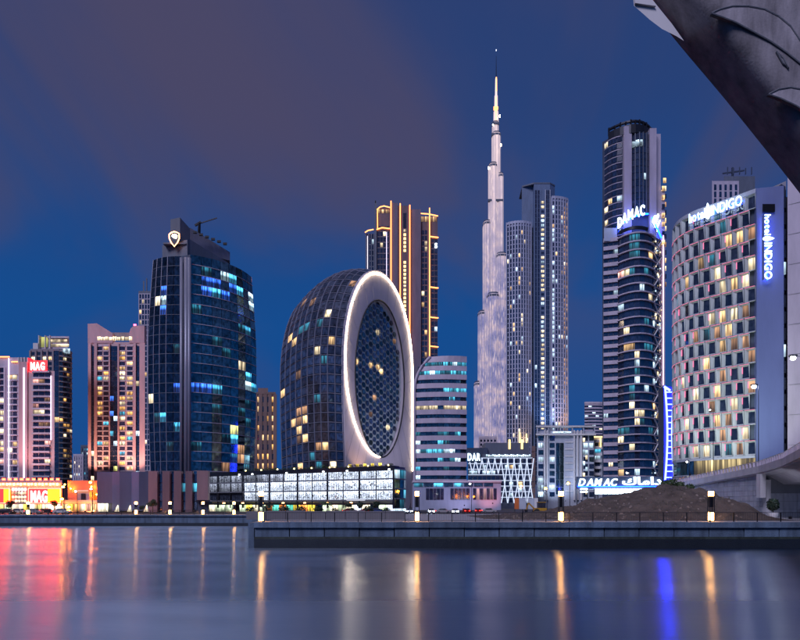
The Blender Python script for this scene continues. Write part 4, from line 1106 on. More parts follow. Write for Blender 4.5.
    lobe(491.8, 500.4, 135, 1, 11); lobe(492.2, 498.6, 124, 1, 8)
    # spire
    sp_ = MB().tube([(x(496), Y, z(136)), (x(496), Y, z(112)), (x(496), Y, z(111.5)), (x(496.1), Y, z(96)), (x(496.1), Y, z(95.5)), (x(496.2), Y, z(79)), (x(496.2), Y, z(77))], [5.4, 4.6, 3.4, 3.0, 2.2, 1.7, .5], 10).build('spire', 'light_show', t)
    led(t, (x(496.2), Y - 2.6, z(92)), (x(496.2), Y - 2.0, z(78)), 1.5, 'led_warm'); led(t, (x(495.6), Y - 4.6, z(122)), (x(495.8), Y - 3.4, z(98)), 1.1, 'led_warm')
    MB().tube([(x(496.2), Y, z(77)), (x(496.2), Y, z(56))], [.8, .3], 6).build('antenna', 'dark_metal', t)
    MB().box(x(495.9), x(496.5), Y - .6, Y + .6, z(51), z(49.6)).build('antenna_light', 'lamp_dim', t)
    for py, a, b in ((107.5, 493.6, 498.2), (123, 492, 499.4), (200, 488.0, 503.2), (134, 491.5, 500.8)): pbox(t, 'plant_band', 'slate_wall' if py > 120 else 'led_warm', a, b, py - 1, py + 1, Y - 14.6 if py > 150 else Y - 9, 6)
    for px, py in ((493, 124), (499.8, 116), (500.9, 145), (488.7, 168)): pbox(t, 'terrace_light', 'led_white', px - .5, px + .5, py - 1.2, py + 1.2, Y - 8, 1)
glow('lamp_dim', (.8, .85, 1), 1.5, False)
burj()

paint('blue_slate', (0.14, 0.20, 0.33))
def twin_tower():
    Y = 780.0; x = lambda p, yy=Y: X(p, yy); z = lambda p, yy=Y: Z(p, yy)
    t = thing('residential_tower', 'tall blue-grey tower of three joined slabs with a lit window column, right of the supertall', 'tower', (x(538), Y, G))
    fh = 4.6 / F * Y
    # left drum
    a = arc_pts((x(507.5), Y + 4), (x(531), Y + 2), 5, 9)
    prism(t, 'core', 'blue_lavender', a + [(x(531), Y + 30), (x(507.5, Y + 30), Y + 30)], G, z(224)); n = 58
    def fac(pts, top, n, **k): facade(t, pts, Z(top, Y) - n * fh, fh, n, **k)
    fac(a, 226, n, wf=.56, hf=.78, sill=.1, lit_p=.12, pal=('cream', 'warm', 'cool'), gl='glass_navy', pier='pale_blue_lavender', pw=1.5, pd=1.3, limit=300, piertop=z(221.5))
    MB().ribbon(a, z(224), z(221.6), -1, 1.2).build('parapet', 'pale_blue_lavender', t)
    # dark centre slab
    prism(t, 'core', 'blue_slate', [(x(523), Y + 8), (x(538), Y + 6), (x(538), Y + 40), (x(523, Y + 40), Y + 40)], G, z(184))
    prism(t, 'core', 'blue_slate', [(x(534), Y), (x(550), Y), (x(556), Y + 6), (x(556), Y + 40), (x(534), Y + 40)], G, z(184))
    prism(t, 'parapet', 'slate_wall', [(x(523.2), Y + 7.8), (x(534), Y - .3), (x(550), Y - .3), (x(556.2), Y + 5.8), (x(556), Y + 39), (x(525), Y + 39)], z(184), z(182.6))
    fac(lerp_pts((x(540.3), Y), (x(545), Y), 1), 200, 62, wf=.6, hf=.55, lit_p=.92, pal=('cream', 'cool', 'cream'), gl='glass_navy', limit=62)
    fac(lerp_pts((x(534.4), Y), (x(540), Y), 2), 190, 64, wf=.85, hf=.9, sill=.04, lit_p=.02, gl='glass_navy', limit=128, pier='blue_slate', pw=1.0, pd=.9)
    fac(lerp_pts((x(545.4), Y), (x(550), Y), 2), 190, 64, wf=.85, hf=.9, sill=.04, lit_p=.02, gl='glass_navy', limit=128, pier='blue_white', pw=.9, every=2)
    fac(lerp_pts((x(529.5, Y + 7), Y + 7), (x(533.6, Y + 7), Y + 7), 1), 226, 58, wf=.8, hf=.5, lit_p=.28, pal=('cool', 'cream'), gl='glass_navy', limit=60, band='slate_wall', bh=.3, bd=.8)
    # right slab
    r = arc_pts((x(551.5), Y - 1), (x(568.5), Y + 5), 2, 6)
    prism(t, 'core', 'blue_lavender', r + [(x(568.5), Y + 34), (x(551.5), Y + 34)], G, z(199)); n = 64
    fac(r, 201, n, wf=.56, hf=.74, sill=.12, lit_p=.10, pal=('cream', 'warm', 'cool'), gl='glass_navy', pier='pale_blue_lavender', pw=1.4, pd=1.2, limit=300, piertop=z(197.5), pick=lambda r_, c: ('dim_warm' if c >= 4 and random.random() < .75 else ('cool' if c == 0 and random.random() < .6 else None)))
    MB().ribbon(r, z(199), z(196.6), -1, 1.1).build('parapet', 'pale_blue_lavender', t)
    led(t, (x(519), Y - 4.5, z(447)), (x(519), Y - 4.5, z(433)), 1.5, 'led_gold'); led(t, (x(526), Y - 3, z(447)), (x(526), Y - 3, z(434)), 1.2, 'led_gold')
    spot(t, (x(522), Y - 12, z(450)), (x(522), Y, z(428)), (1, .6, .22), 30000, 60); spot(t, (x(566), Y - 25, z(448)), (x(564), Y, z(380)), (1, .62, .45), 150000, 60)
    spot(t, (x(546), Y - 30, z(448)), (x(547), Y, z(380)), (.4, .6, 1.0), 150000, 60)
twin_tower()

def curved_office():
    Y = 330.0; x = lambda p, yy=Y: X(p, yy); z = lambda p, yy=Y: Z(p, yy)
    t = thing('office_block', 'mid-rise office with a curved top left corner and long lit window bands', 'office', (x(441), Y, G))
    zt = 356; rows = 14; top = 362; bot = 484; ph = (bot - top) / rows
    # left edge leans in near the top
    def left(py):
        if py > 392: return 414.2
        u = (392 - py) / (392 - 356); return 414.2 + 16 * u ** 2.4
    for k in range(rows + 1):
        p0 = 356 if k == 0 else top + k * ph - ph * .56
        p1 = top if k == 0 else top + k * ph
        l0, l1 = left(p0), left(p1)
        pl0 = arc_pts((x(l1), Y + 2), (x(467), Y + 1), 2.2, 6); pl1 = arc_pts((x(l0), Y + 2), (x(467), Y + 1), 2.2, 6)
        b0 = [(a, b, z(p1)) for a, b in pl0] + [(x(467), Y + 26, z(p1)), (x(l1) + 1, Y + 26, z(p1))]
        b1 = [(a, b, z(p0)) for a, b in pl1] + [(x(467), Y + 26, z(p0)), (x(l0) + 1, Y + 26, z(p0))]
        MB().hexa(b0, b1).build('spandrel', 'lavender_wall', t)
    full = {1: 'cyan', 2: 'cyan', 4: None, 6: 'cream', 11: 'cyan'}
    for k in range(rows):
        p0 = top + k * ph; p1 = top + k * ph + ph * .44
        l = left(p0) + .6
        pts = arc_pts((x(l), Y + 2.8), (x(466.6), Y + 1.8), 2.2, 9)
        for c in range(9):
            rr = random.random(); m = 'glass_blue' if rr > .16 else random.choice(('dim_teal', 'cyan', 'cool'))
            if k == 5: m = 'cream' if (c != 4) else 'glass_blue'
            if k in (0, 1): m = random.choice(('cyan', 'dim_teal', 'cyan', 'cool', 'cyan')) if 1 <= c else 'dim_teal'
            if k == 10 and c < 7: m = random.choice(('cyan', 'cool', 'cyan', 'dim_teal'))
            if k == 3 and c >= 5: m = random.choice(('cyan', 'dim_teal', 'glass_blue'))
            a, b = pts[c], pts[c + 1]; h = z(p0) - z(p1)
            place(pane_mesh(math.hypot(b[0] - a[0], b[1] - a[1]) * .95, h + .1, m), 'window', t, ((a[0] + b[0]) / 2, (a[1] + b[1]) / 2, (z(p0) + z(p1)) / 2), math.atan2(b[1] - a[1], b[0] - a[0]))
    prism(t, 'core', 'navy_wall', [(x(418), Y + 4), (x(466), Y + 4), (x(466), Y + 25), (x(418), Y + 25)], G, z(365))
    MB().tube([(x(left(q)) + .2, Y + 1.6, z(q)) for q in range(356, 486, 3)], .75, 8).build('edge_cladding', 'lavender_wall', t, smooth=True)
    # podium in front
    p = thing('podium_building', 'low rose-lit podium with tall dark window bays below the curved-top office', 'building', (x(455), 300, G))
    y = 298.0; xx = lambda q: X(q, y); zz = lambda q: Z(q, y)
    box(p, 'wall', 'blue_lavender', xx(413), xx(501), y, y + 22, G, zz(482.5))
    box(p, 'roof_slab', 'pale_lavender', xx(412.5), xx(501.6), y - .5, y + 22, zz(482.4), zz(480.4))
    for a, b in ((426, 444), (450.5, 470), (473, 497)):
        n = int((b - a) / 3.3)
        for k in range(n): pbox(p, 'window', 'podium_rose' if (a > 470 and k % 2) else 'glass_purple', a + k * (b - a) / n, a + (k + .86) * (b - a) / n, 488.4, 499.5, y, .3, .25)
    for k in range(8): pbox(p, 'clerestory_window', ('cyan', 'glass_blue', 'cyan', 'glass_blue')[k % 4] if k < 5 else 'glass_blue', 414 + k * 10, 423 + k * 10, 483.3, 486.6, y, .3, .25)
    spot(p, (xx(490), y - 8, 6), (xx(488), y, 10), (1, .30, .30), 2200, 110); spot(p, (xx(462), y - 10, 5), (xx(458), y, 10), (.75, .65, 1), 1800, 120)
curved_office()

def diagrid_building():
    Y = 410.0; x = lambda p, yy=Y: X(p, yy); z = lambda p, yy=Y: Z(p, yy)
    t = thing('diagrid_building', 'low building wrapped in a glowing white zigzag lattice, right of the curved-top office', 'building', (x(500), Y, G))
    prism(t, 'core', 'slate_wall', plan(468, 532.5, Y, 30), G, z(454))
    for k in range(8):
        for c in range(14):
            r = random.random(); pbox(t, 'window', 'cool' if r < .12 else 'warm' if r < .17 else 'glass_navy', 469 + c * 4.5, 472.6 + c * 4.5, 459.5 + k * 5.6, 463 + k * 5.6, Y, .3, .2)
    for k in range(8): led(t, (x(468), Y - .5, z(458 + k * 5.6)), (x(532.4), Y - .5, z(458 + k * 5.6)), .32, 'diagrid', 'floor_light')
    rnd = random.Random(4)
    n = 10; pitch = 64 / n
    for k in range(n):
        a = 468.6 + k * pitch; lo = 503 if a > 496 else 481.5
        MB().beam((x(a), Y - 1.2, z(458.5)), (x(a + pitch * .62), Y - 1.2, z((458 + lo) / 2 + 4)), .5).build('lattice_strut', 'diagrid', t)
        MB().beam((x(a + pitch * 1.1), Y - 1.4, z(458.5)), (x(a + pitch * .58), Y - 1.4, z((458 + lo) / 2 + 4)), .5).build('lattice_strut', 'diagrid', t)
        if lo > 490:
            MB().beam((x(a + pitch * .62), Y - 1.2, z(484)), (x(a + .4), Y - 1.2, z(lo)), .5).build('lattice_strut', 'diagrid', t)
            MB().beam((x(a + pitch * .58), Y - 1.4, z(484)), (x(a + pitch * 1.05), Y - 1.4, z(lo)), .5).build('lattice_strut', 'diagrid', t)
    for k in range(22): pbox(t, 'parapet_light', 'strip_white', 486 + k * 2.05, 487.5 + k * 2.05, 454.4 + (k % 3) * .4, 456.6, Y, .4, .6)
    for k in range(9): pbox(t, 'edge_stone', 'brown_wall', 531.8, 535.4, 446 + k * 6, 451.4 + k * 6, Y - 1, 12)
    prism(t, 'plant_block', 'slate_wall', [(x(487), Y + 8), (x(531.5), Y + 8), (x(531.5), Y + 26), (x(487), Y + 26)], z(456), z(441.5))
    prism(t, 'plant_block', 'navy_wall', [(x(467), Y + 6), (x(489), Y + 6), (x(489), Y + 26), (x(467), Y + 26)], z(456), z(447))
    for px in (509.5, 522): pbox(t, 'roof_lamp', 'led_gold', px - 1, px + 1, 439.5, 449, Y + 8, .3, .4)
    s = thing('facade_sign', 'bright white letters DAR glowing at the top left of the lattice building', 'sign', (x(474), Y - 2, z(462)))
    letters(s, 'DAR', 'letter_white', (x(467.4), Y - 2.2, z(460.5)), (1, 0, 0), 4.6, x(480) - x(467.4), ext=.06, bold=.035)
    box(s, 'backing', 'navy_wall', x(466.6), x(480.6), Y - 1.8, Y - 1.5, z(461.8), z(451.5))
    d = distant_block(479, 497, 437, 560, 'pale_lavender', 'small pale block between the supertall tower foot and the lattice building', 5, 4, .2, ('cream', 'cool'))
diagrid_building()

def white_block():
    Y = 440.0; x = lambda p, yy=Y: X(p, yy); z = lambda p, yy=Y: Z(p, yy)
    t = thing('office_block', 'pale blue-white office block with a tall blue glass bay and roof beams', 'office', (x(568), Y, G))
    prism(t, 'core', 'blue_white', plan(537, 594, Y, 28), G, z(431))
    for k in range(9):
        for a, b in ((538, 543.6), (549.2, 554.8), (583, 588), (588.8, 594)):
            pbox(t, 'window', random.choice(('glass_navy', 'glass_navy', 'glass_blue', 'cool')), a + .4, b - .2, 436 + k * 7.0, 440.6 + k * 7.0, Y, .3, .2)
    for c in range(2):
        for k in range(7): pbox(t, 'bay_window', 'glass_blue' if random.random() > .08 else 'cyan', 556 + c * 4, 559.7 + c * 4, 443 + k * 7.4, 450 + k * 7.4, Y, .3, .3)
    for k in range(9): pbox(t, 'floor_band', 'white_wall', 548, 573, 434.4 + k * 7, 435.6 + k * 7, Y, .3, .5) if k < 1 else pbox(t, 'floor_band', 'white_wall', 565, 573, 434.4 + k * 7, 435.6 + k * 7, Y, .3, .5)
    for px, w in ((544.2, 1.3), (546.6, 1.3), (573.6, 1.4), (577, 1.4), (580.4, 1.6)): pbox(t, 'pier', 'white_wall', px, px + w, 430, 500, Y, .3, 1.6)
    for py in (425.5, 433.5): pbox(t, 'roof_beam', 'white_wall', 536, 596, py, py + 1.6, Y + 1, 3, 3)
    for px in (537, 548, 560, 572, 583, 594): pbox(t, 'roof_post', 'blue_white', px, px + 1, 425.5, 434, Y + 1, 2, 2.6)
    pbox(t, 'roof_lamp', 'strip_white', 553, 571, 431.6, 432.8, Y + 1, .4, 3.2)
    for k in range(10): pbox(t, 'window', 'cool' if k % 3 else 'cream', 583 + (k % 2) * 2.6, 585 + (k % 2) * 2.6, 438 + k * 5.8, 442 + k * 5.8, Y, .3, .45)
    spot(t, (x(556), Y - 25, 8), (x(558), Y, 34), (.62, .76, 1.0), 22000, 100)
    w = thing('annex_block', 'lower pale annex with stepped balconies between the white office and the curved blue tower', 'building', (x(598), Y + 4, G))
    y2 = Y + 6
    prism(w, 'core', 'blue_white', plan(593.5, 608, y2, 20), G, Z(436, y2))
    for k in range(8): pbox(w, 'balcony', 'white_wall', 594, 603 - .5 * k, 440 + k * 6.6, 442.4 + k * 6.6, y2, .4, 1.6); 
    for k in range(8): pbox(w, 'window', random.choice(('cool', 'glass_navy', 'cyan', 'glass_navy')), 595, 601 - .4 * k, 442.6 + k * 6.6, 446 + k * 6.6, y2, .3, .2)
    pbox(w, 'roof_lamp', 'led_gold', 593, 607, 436.2, 437.4, y2, .4, .6); pbox(w, 'roof_lamp', 'led_gold', 600, 601.2, 438, 447, y2, .4, 1.8)
white_block()
def banded_hotel():
    Y = 640.0
    t = thing('distant_building', 'distant pale tower with close horizontal bands, left of the curved blue tower', 'building', (X(594, Y), Y, G))
    a = arc_pts((X(584.5, Y), Y), (X(606, Y), Y + 2), 2, 6)
    prism(t, 'core', 'slate_wall', a + [(X(606, Y), Y + 24), (X(584.5, Y + 24), Y + 24)], G, Z(404, Y)); fh = 3.2 / F * Y; n = 28
    facade(t, a, Z(405, Y) - n * fh, fh, n, wf=.9, hf=.5, lit_p=.08, pal=('cool', 'cream'), gl='glass_navy', band='lavender_wall', bh=.5, bd=.9, limit=168)
    MB().ribbon(a, Z(404, Y), Z(402, Y), -1.5, 1.2).build('parapet', 'pale_lavender', t)
banded_hotel()
# ---------------------------------------------------------------- buildings, right part
def damac_tower():
    Y = 396.0; x = lambda p, yy=Y: X(p, yy); z = lambda p, yy=Y: Z(p, yy)
    t = thing('residential_tower', 'tall tower with curved balconies, two pale roof piers and glowing blue-white signs', 'tower', (x(634), Y + 10, G))
    # upper shaft
    up = [(x(607.5), Y + 10), (x(616), Y + 2), (x(624), Y - 1), (x(648), Y - 1), (x(655), Y + 3), (x(661), Y + 12), (x(661), Y + 36), (x(611, Y + 36), Y + 36)]
    prism(t, 'core', 'navy_wall', up, G, z(133))
    fh = 8.15 / F * Y
    # glass between the piers: fins and floors
    fz = z(215); nu = 12; fu = (z(136) - fz) / nu
    facade(t, arc_pts((x(630), Y - 1.4), (x(648), Y - 1.4), 2.2, 5), fz, fu, nu, wf=.9, hf=.92, sill=.04, lit_p=.04, pal=('cool', 'dim_teal'), gl='glass_navy', pier='slate_wall', pw=.5, pd=.7, pick=lambda r, c: 'cool' if r == nu - 2 and c in (1, 2) else None)
    facade(t, arc_pts((x(609), Y + 8.5), (x(622), Y - .6), 1.6, 4), z(235), fu, 15, wf=.9, hf=.72, sill=.2, lit_p=.10, pal=('cream', 'warm', 'cool'), gl='glass_navy', band='lavender_wall', bh=.1, bd=.3)
    for a, b, py, yy in ((622.5, 630, 129, Y - 3), (648, 654.6, 131, Y - 3), (655.2, 661.4, 133, Y + 1)):
        box(t, 'roof_pier', 'lavender_wall', x(a), x(b), yy, yy + 14, z(300), z(py))
    # crown ring
    cr = arc_pts((x(612), Y + 6), (x(655), Y + 6), 9, 10)
    MB().ribbon(cr, z(136), z(127.5), -2.5, .8).build('crown_ring', 'dark_metal', t)
    for k in range(11): box(t, 'crown_post', 'black_metal', cr[k][0] - .4, cr[k][0] + .4, cr[k][1] - .6, cr[k][1] + .6, z(130), z(122.5 + 1.2 * (k % 2)))
    MB().ribbon(cr, z(124.6), z(123), -1.2, .4).build('crown_ring', 'dark_metal', t)
    prism(t, 'roof_block', 'slate_wall', [(x(617), Y + 6), (x(650), Y + 6), (x(648), Y + 24), (x(619), Y + 24)], z(140), z(126))
    pbox(t, 'roof_lamp', 'cool', 632, 643, 141.5, 145, Y - 1, .5, 3.4)
    # lower body: straight wing, bowed balconies, lattice wing
    rows = 29; zb = z(477); zt = zb + rows * fh
    wing = lerp_pts((x(604), Y + 1), (x(617), Y - 2), 3)
    bow = arc_pts((x(617), Y - 2), (x(648.5), Y - 6), 7.5, 7)
    lat = lerp_pts((x(649), Y - 6), (x(661.5), Y + 1), 4)
    prism(t, 'core', 'navy_wall', [wing[0], wing[-1]] + bow[1:] + [lat[-1], (lat[-1][0], Y + 34), (x(606, Y + 34), Y + 34)], G, zt - .5)
    facade(t, wing, zb, fh, rows, wf=.86, hf=.5, sill=.30, lit_p=.05, pal=('cream', 'cool'), gl='glass_navy', band='lavender_wall', bh=.46, bd=1.1, bandname='balcony', limit=90)
    def pk(r, c):
        if (r, c) in ((rows - 5, 0), (rows - 5, 1), (rows - 5, 2)): return ('rose_lit', 'cream', 'dim_teal')[c]
        if (r, c) in ((10, 2), (9, 2), (6, 4), (5, 1), (15, 5), (12, 3)): return 'dim_teal'
        if (r, c) in ((14, 3), (7, 3), (7, 4), (8, 2), (3, 2), (6, 3)): return 'cream'
        if r >= rows - 3 and 2 <= c <= 3: return 'dim_teal'
        return None
    facade(t, bow, zb, fh, rows, wf=.97, hf=.74, sill=.13, lit_p=.07, pal=('cream', 'cool', 'warm', 'dim_teal'), gl='glass_navy', band='lavender_wall', bh=.15, bd=1.3, bandname='balcony', pick=pk, limit=210)
    facade(t, lat, zb, fh, rows, wf=.8, hf=.7, sill=.15, lit_p=.12, pal=('cream', 'warm', 'cool'), gl='glass_navy', band='lavender_wall', bh=.10, bd=.6, limit=120)
    nn = Vector((lat[-1][1] - lat[0][1], -(lat[-1][0] - lat[0][0]), 0)).normalized()
    for r in range(rows):
        z0, z1 = zb + r * fh, zb + (r + 1) * fh
        for c in range(2):
            a = Vector((*lat[c * 2], 0)) + nn * .8; b = Vector((*lat[c * 2 + 2], 0)) + nn * .8
            p, q = (a, b) if (r + c) % 2 else (b, a)
            MB().beam((p.x, p.y, z0), (q.x, q.y, z1), .55).build('lattice_strut', 'white_wall', t)
    for r in range(rows):
        for c in range(2):
            if random.random() < .55:
                k = random.uniform(.2, .8); q = Vector((*lat[0], 0)).lerp(Vector((*lat[-1], 0)), (c + k) / 2) + nn * .9
                MB().box(q.x - .4, q.x + .4, q.y - .3, q.y + .1, zb + (r + .35) * fh, zb + (r + .5) * fh).build('balcony_light', 'cream' if random.random() < .7 else 'cool', t)
    box(t, 'side_pier', 'lavender_wall', x(661.6), x(665.6), Y + 1, Y + 16, G, z(190))
    led(t, (x(663.6), Y + .4, z(232)), (x(663.6), Y + .4, z(385)), .45, 'led_pinkish')
    for k in range(11): pbox(t, 'side_window', 'warm' if k % 3 else 'glass', 661.9, 664.9, 150 + k * 9, 154 + k * 9, Y + 12, .4, 12.2) if k > 3 else None
    prism(t, 'rear_shaft', 'navy_wall', [(x(655), Y + 16), (x(667), Y + 16), (x(667), Y + 34), (x(655), Y + 34)], G, z(172))
    yy = Y + 16
    for k in range(14): pbox(t, 'side_window', ('warm', 'cream', 'glass', 'dim_warm', 'glass')[k % 5], 663.0, 666.4, 178 + k * 8, 182.5 + k * 8, yy, .4, .3)
    pbox(t, 'parapet', 'blue_white', 604, 617, 228, 241, Y, 2, 1.5)
    # rooftop letters on the bowed edge
    s = thing('tower_sign', 'bright curved letters DAMAC facing left high on the curved-balcony tower', 'sign', (x(628), Y - 8, z(236)))
    sp = arc_pts((x(616), Y - 3.6), (x(643), Y - 9.2), 5.0, 24)
    def path(d):
        tot = 0
        for a, b in zip(sp, sp[1:]):
            l = math.hypot(b[0] - a[0], b[1] - a[1])
            if tot + l >= d: break
            tot += l
        f = (d - tot) / l
        slope = Z(219, Y) - Z(229, Y); u = d / 17.5
        return Vector((a[0] + (b[0] - a[0]) * f, a[1] + (b[1] - a[1]) * f, z(231.5) + slope * (u if u < 1 else 1) * .9)), Vector(((b[0] - a[0]) / l, (b[1] - a[1]) / l, 0)).normalized()
    letters(s, 'DAMAC', 'letter_white', (0, 0, 0), (1, 0, 0), 6.4, 17.6, ext=.05, bold=.015, path=path)
    MB().ribbon(sp, z(236.5), z(233.5), -1.5, -.6).build('sign_rail', 'dark_metal', s)
    s2 = thing('tower_sign', 'bright Arabic lettering facing right high on the curved-balcony tower', 'sign', (x(655), Y - 6, z(236)))
    P0 = Vector((x(647.5), Y - 8, z(219.5))); P1 = Vector((x(662), Y - .5, z(234.5)))
    letters(s2, [ARABIC], 'letter_white', P0 + Vector((0, 0, -4.6)), (P1 - P0), 8.0, 13.0, ext=.05, bold=.02, name='arabic_lettering')
    MB().beam(P0 + Vector((0, .8, -5.4)), P1 + Vector((0, .8, -5.4)), .3).build('sign_rail', 'dark_metal', s2)
    MB().tube([(a, b + .9, z(229) + (Z(219, Y) - Z(229, Y)) * k / 24 * .9) for k, (a, b) in enumerate(sp)], .45, 6).build('halo_tube', 'halo_blue', s)
    MB().tube([P0 + Vector((0, 1.0, -2)), P1 + Vector((0, 1.0, -2))], .45, 6).build('halo_tube', 'halo_blue', s2)
ARABIC = '\uFED9\uFE8E\uFEE3\uFE8D\uFEA9'
glow('led_pinkish', (1.0, .62, .72), 1.6)
damac_tower()

def blue_frame():
    Y = 330.0; x = lambda p, yy=Y: X(p, yy); z = lambda p, yy=Y: Z(p, yy)
    t = thing('light_frame', 'slim curved frame glowing violet blue beside the patterned hotel', 'frame', (x(667), Y, G))
    for a in (0, 1):
        pts = []
        for k in range(17):
            u = k / 16; py = 388 + (480 - 388) * u; bow = -2.2 * math.sin(math.pi * u)
            pts.append((x((665.2 if a == 0 else 673.4) + bow * -1 if a == 0 else 674 + bow), Y, z(py)))
        led_path(t, pts, 1.0 if a == 0 else .7, 'led_blue', 'edge_strip')
    for k in range(15):
        py = 392 + k * 6.1; u = (py - 388) / 92; bow = 2.2 * math.sin(math.pi * u)
        led(t, (x(665.2 + bow), Y + .2, z(py)), (x(674 - bow), Y + .2, z(py)), .55, 'led_blue', 'rung')
    box(t, 'backing', 'navy_wall', x(664.5), x(675), Y + .8, Y + 8, G, z(386))
    led(t, (x(664), Y - .2, z(386.6)), (x(670), Y - .2, z(390.5)), .9, 'led_blue', 'edge_strip')
blue_frame()

# patterned hotel
def hotel():
    t = thing('hotel', 'hotel with staggered white-framed windows on a curved front and a tall blue side wall', 'hotel', (X(720, 205), 210, G))
    A0 = (X(755.5, 190), 190.0); Lg, n = 37.4, 88
    sp = [A0]; hd = []
    for i in range(n):
        u = (i + .5) / n * Lg / 34; th = 40 if u < .5 else 40 - 70 * (u - .5) / .5
        th = max(th, -62); hd.append(th)
        sp.append((sp[-1][0] - math.sin(R(th)) * Lg / n, sp[-1][1] + math.cos(R(th)) * Lg / n))
    def at(s):
        f = min(max(s / Lg * n, 0), n - 1e-4); k = int(f); f -= k
        return (sp[k][0] + (sp[k + 1][0] - sp[k][0]) * f, sp[k][1] + (sp[k + 1][1] - sp[k][1]) * f), hd[k]
    ztop, zbot = Z(189, 190), Z(455.5, 190); rows = 17; rh = (ztop - zbot - 1.2) / rows; pit = 3.4; cells = 11
    # core behind the frames
    core = []
    for k in range(0, n + 1, 4):
        (p, th) = at(k / n * Lg); nx, ny = -math.cos(R(th)), -math.sin(R(th)); core.append((p[0] - nx * 1.0, p[1] - ny * 1.0))
    poly = core[::-1] + [(core[0][0] + 26, core[0][1] + 8), (core[-1][0] + 22, core[-1][1] + 2)]
    prism(t, 'core', 'navy_wall', poly, G, ztop - .4)
    outl = [at(k / 44 * Lg)[0] for k in range(44, -1, -1)]
    MB().ribbon(outl, ztop - 1.1, ztop + .2, -.8, -.1).build('parapet', 'blue_white', t)
    gw, gh = 1.96, rh * .74
    gcx = .36                                     # the pane sits to the near side of its splayed frame
    meshes = {}
    def glass_mesh(m):
        if m not in meshes:
            b = MB(); hx = gw / 2
            f = [(gcx - hx, -.02, -gh / 2), (gcx + hx, -.02, -gh / 2), (gcx + hx - .10, -.02, gh / 2), (gcx - hx + .10, -.02, gh / 2)]
            b.hexa([(a, .2, c) for a, _, c in f], f)
            me = bpy.data.meshes.new('window'); me.from_pydata(b.v, [], b.f); me.materials.append(MAT[m]); me.update(); meshes[m] = me
        return meshes[m]
    def frame_mesh(v):
        if ('f', v) not in meshes:
            hx = gw / 2; d = .82; cw, ch = pit / 2 - .02, rh / 2 - .02; b = MB()
            i = [(gcx - hx, 0, -gh / 2), (gcx + hx, 0, -gh / 2), (gcx + hx - .10, 0, gh / 2), (gcx - hx + .10, 0, gh / 2)]
            mid = [(-cw * .72, -d, -ch), (cw, -d, -ch + .12), (cw * (.80 if v else .92), -d, ch - .12), (-cw * (.98 if v else .84), -d, ch)]
            o = [(-cw, -d * .55, -ch), (cw, -d * .55, -ch), (cw, -d * .55, ch), (-cw, -d * .55, ch)]
            for k in range(4):
                j = (k + 1) % 4; b.face(i[k], i[j], mid[j], mid[k]); b.face(mid[k], mid[j], o[j], o[k])
            me = bpy.data.meshes.new('surround'); me.from_pydata(b.v, [], b.f); me.materials.append(MAT['frame_white']); me.update(); meshes['f', v] = me
        return meshes['f', v]
    def strip_mesh(kind):
        if ('s', kind) not in meshes:
            b = MB(); ch = rh / 2; cw = pit / 2
            if kind == 't': b.box(-cw * .8, cw * .9, -.90, -.84, ch - .15, ch - .06)
            else: b.box(gcx - gw / 2 - .03, gcx - gw / 2 + .09, -.30, -.05, -gh * .1, gh / 2)
            me = bpy.data.meshes.new('light_strip'); me.from_pydata(b.v, [], b.f); me.materials.append(MAT['led_pink']); me.update(); meshes['s', kind] = me
        return meshes['s', kind]
    # lit rooms, by row from the top and cell from the near corner (as in the photograph)
    L_ = {(2, 0), (2, 1), (2, 2), (3, 4), (4, 3), (5, 0), (5, 1), (5, 2), (7, 0), (7, 2), (7, 3), (7, 1), (8, 5), (9, 0), (9, 1), (9, 2), (9, 8), (10, 7), (10, 0), (11, 6), (11, 7), (11, 2), (13, 1), (13, 3), (14, 2), (14, 3), (15, 0), (16, 5), (16, 4), (12, 3), (8, 2), (12, 0), (4, 0), (8, 3), (10, 4), (12, 5), (14, 6), (15, 2), (16, 1), (4, 6)}
    rnd = random.Random(5)
    for r in range(rows):
        zc = ztop - 1.2 - (r + .5) * rh
        for c in range(cells):
            s = (c + .5) * pit + (pit * .5 if r % 2 else 0) - .1
            if s > Lg - 1.2: continue
            p, th = at(s); ang = math.atan2(-math.cos(R(th)), math.sin(R(th)))   # local x runs from far-left to near-right
            m = random.choice(('warm', 'cream', 'cream', 'dim_warm')) if (r, c) in L_ else 'glass' if rnd.random() > .05 else 'dim_teal'
            nx, ny = -math.cos(R(th)), -math.sin(R(th))
            o = place(glass_mesh(m), 'window', t, (p[0] - nx * .5, p[1] - ny * .5, zc), ang)
            fr = bpy.data.objects.new('surround', frame_mesh((r + c) % 2)); link(fr, o); ORG[fr] = ORG[o]
            if r > 0:
                sm = bpy.data.objects.new('light_strip', strip_mesh('t')); link(sm, o); ORG[sm] = ORG[o]
            if rnd.random() < (.12 + .045 * r * (1 if c > 2 else .35)):
                sm = bpy.data.objects.new('light_strip', strip_mesh('v')); link(sm, o); ORG[sm] = ORG[o]
    # restaurant storeys under the grid
    y0, y1 = G, zbot
    base = [at(k / 14 * Lg)[0] for k in range(14, -1, -1)]
    for k in range(14):
        a, b = base[k], base[k + 1]; l = math.hypot(b[0] - a[0], b[1] - a[1]); ang = math.atan2(b[1] - a[1], b[0] - a[0]); mx_, my_ = (a[0] + b[0]) / 2, (a[1] + b[1]) / 2
        place(pane_mesh(l * .94, 4.6, 'lobby' if k >= 7 else 'glass_blue'), 'lobby_window', t, (mx_, my_, zbot - 2.9), ang)
        place(pane_mesh(l * .97, 3.9, 'lobby_white' if k >= 6 else 'white_wall'), 'lobby_window' if k >= 6 else 'wall_panel', t, (mx_, my_, zbot - 7.4), ang)
        place(pane_mesh(l * .9, 5.0, 'glass_blue' if k % 3 else 'dim_warm'), 'lobby_window', t, (mx_, my_, zbot - 12.2), ang)
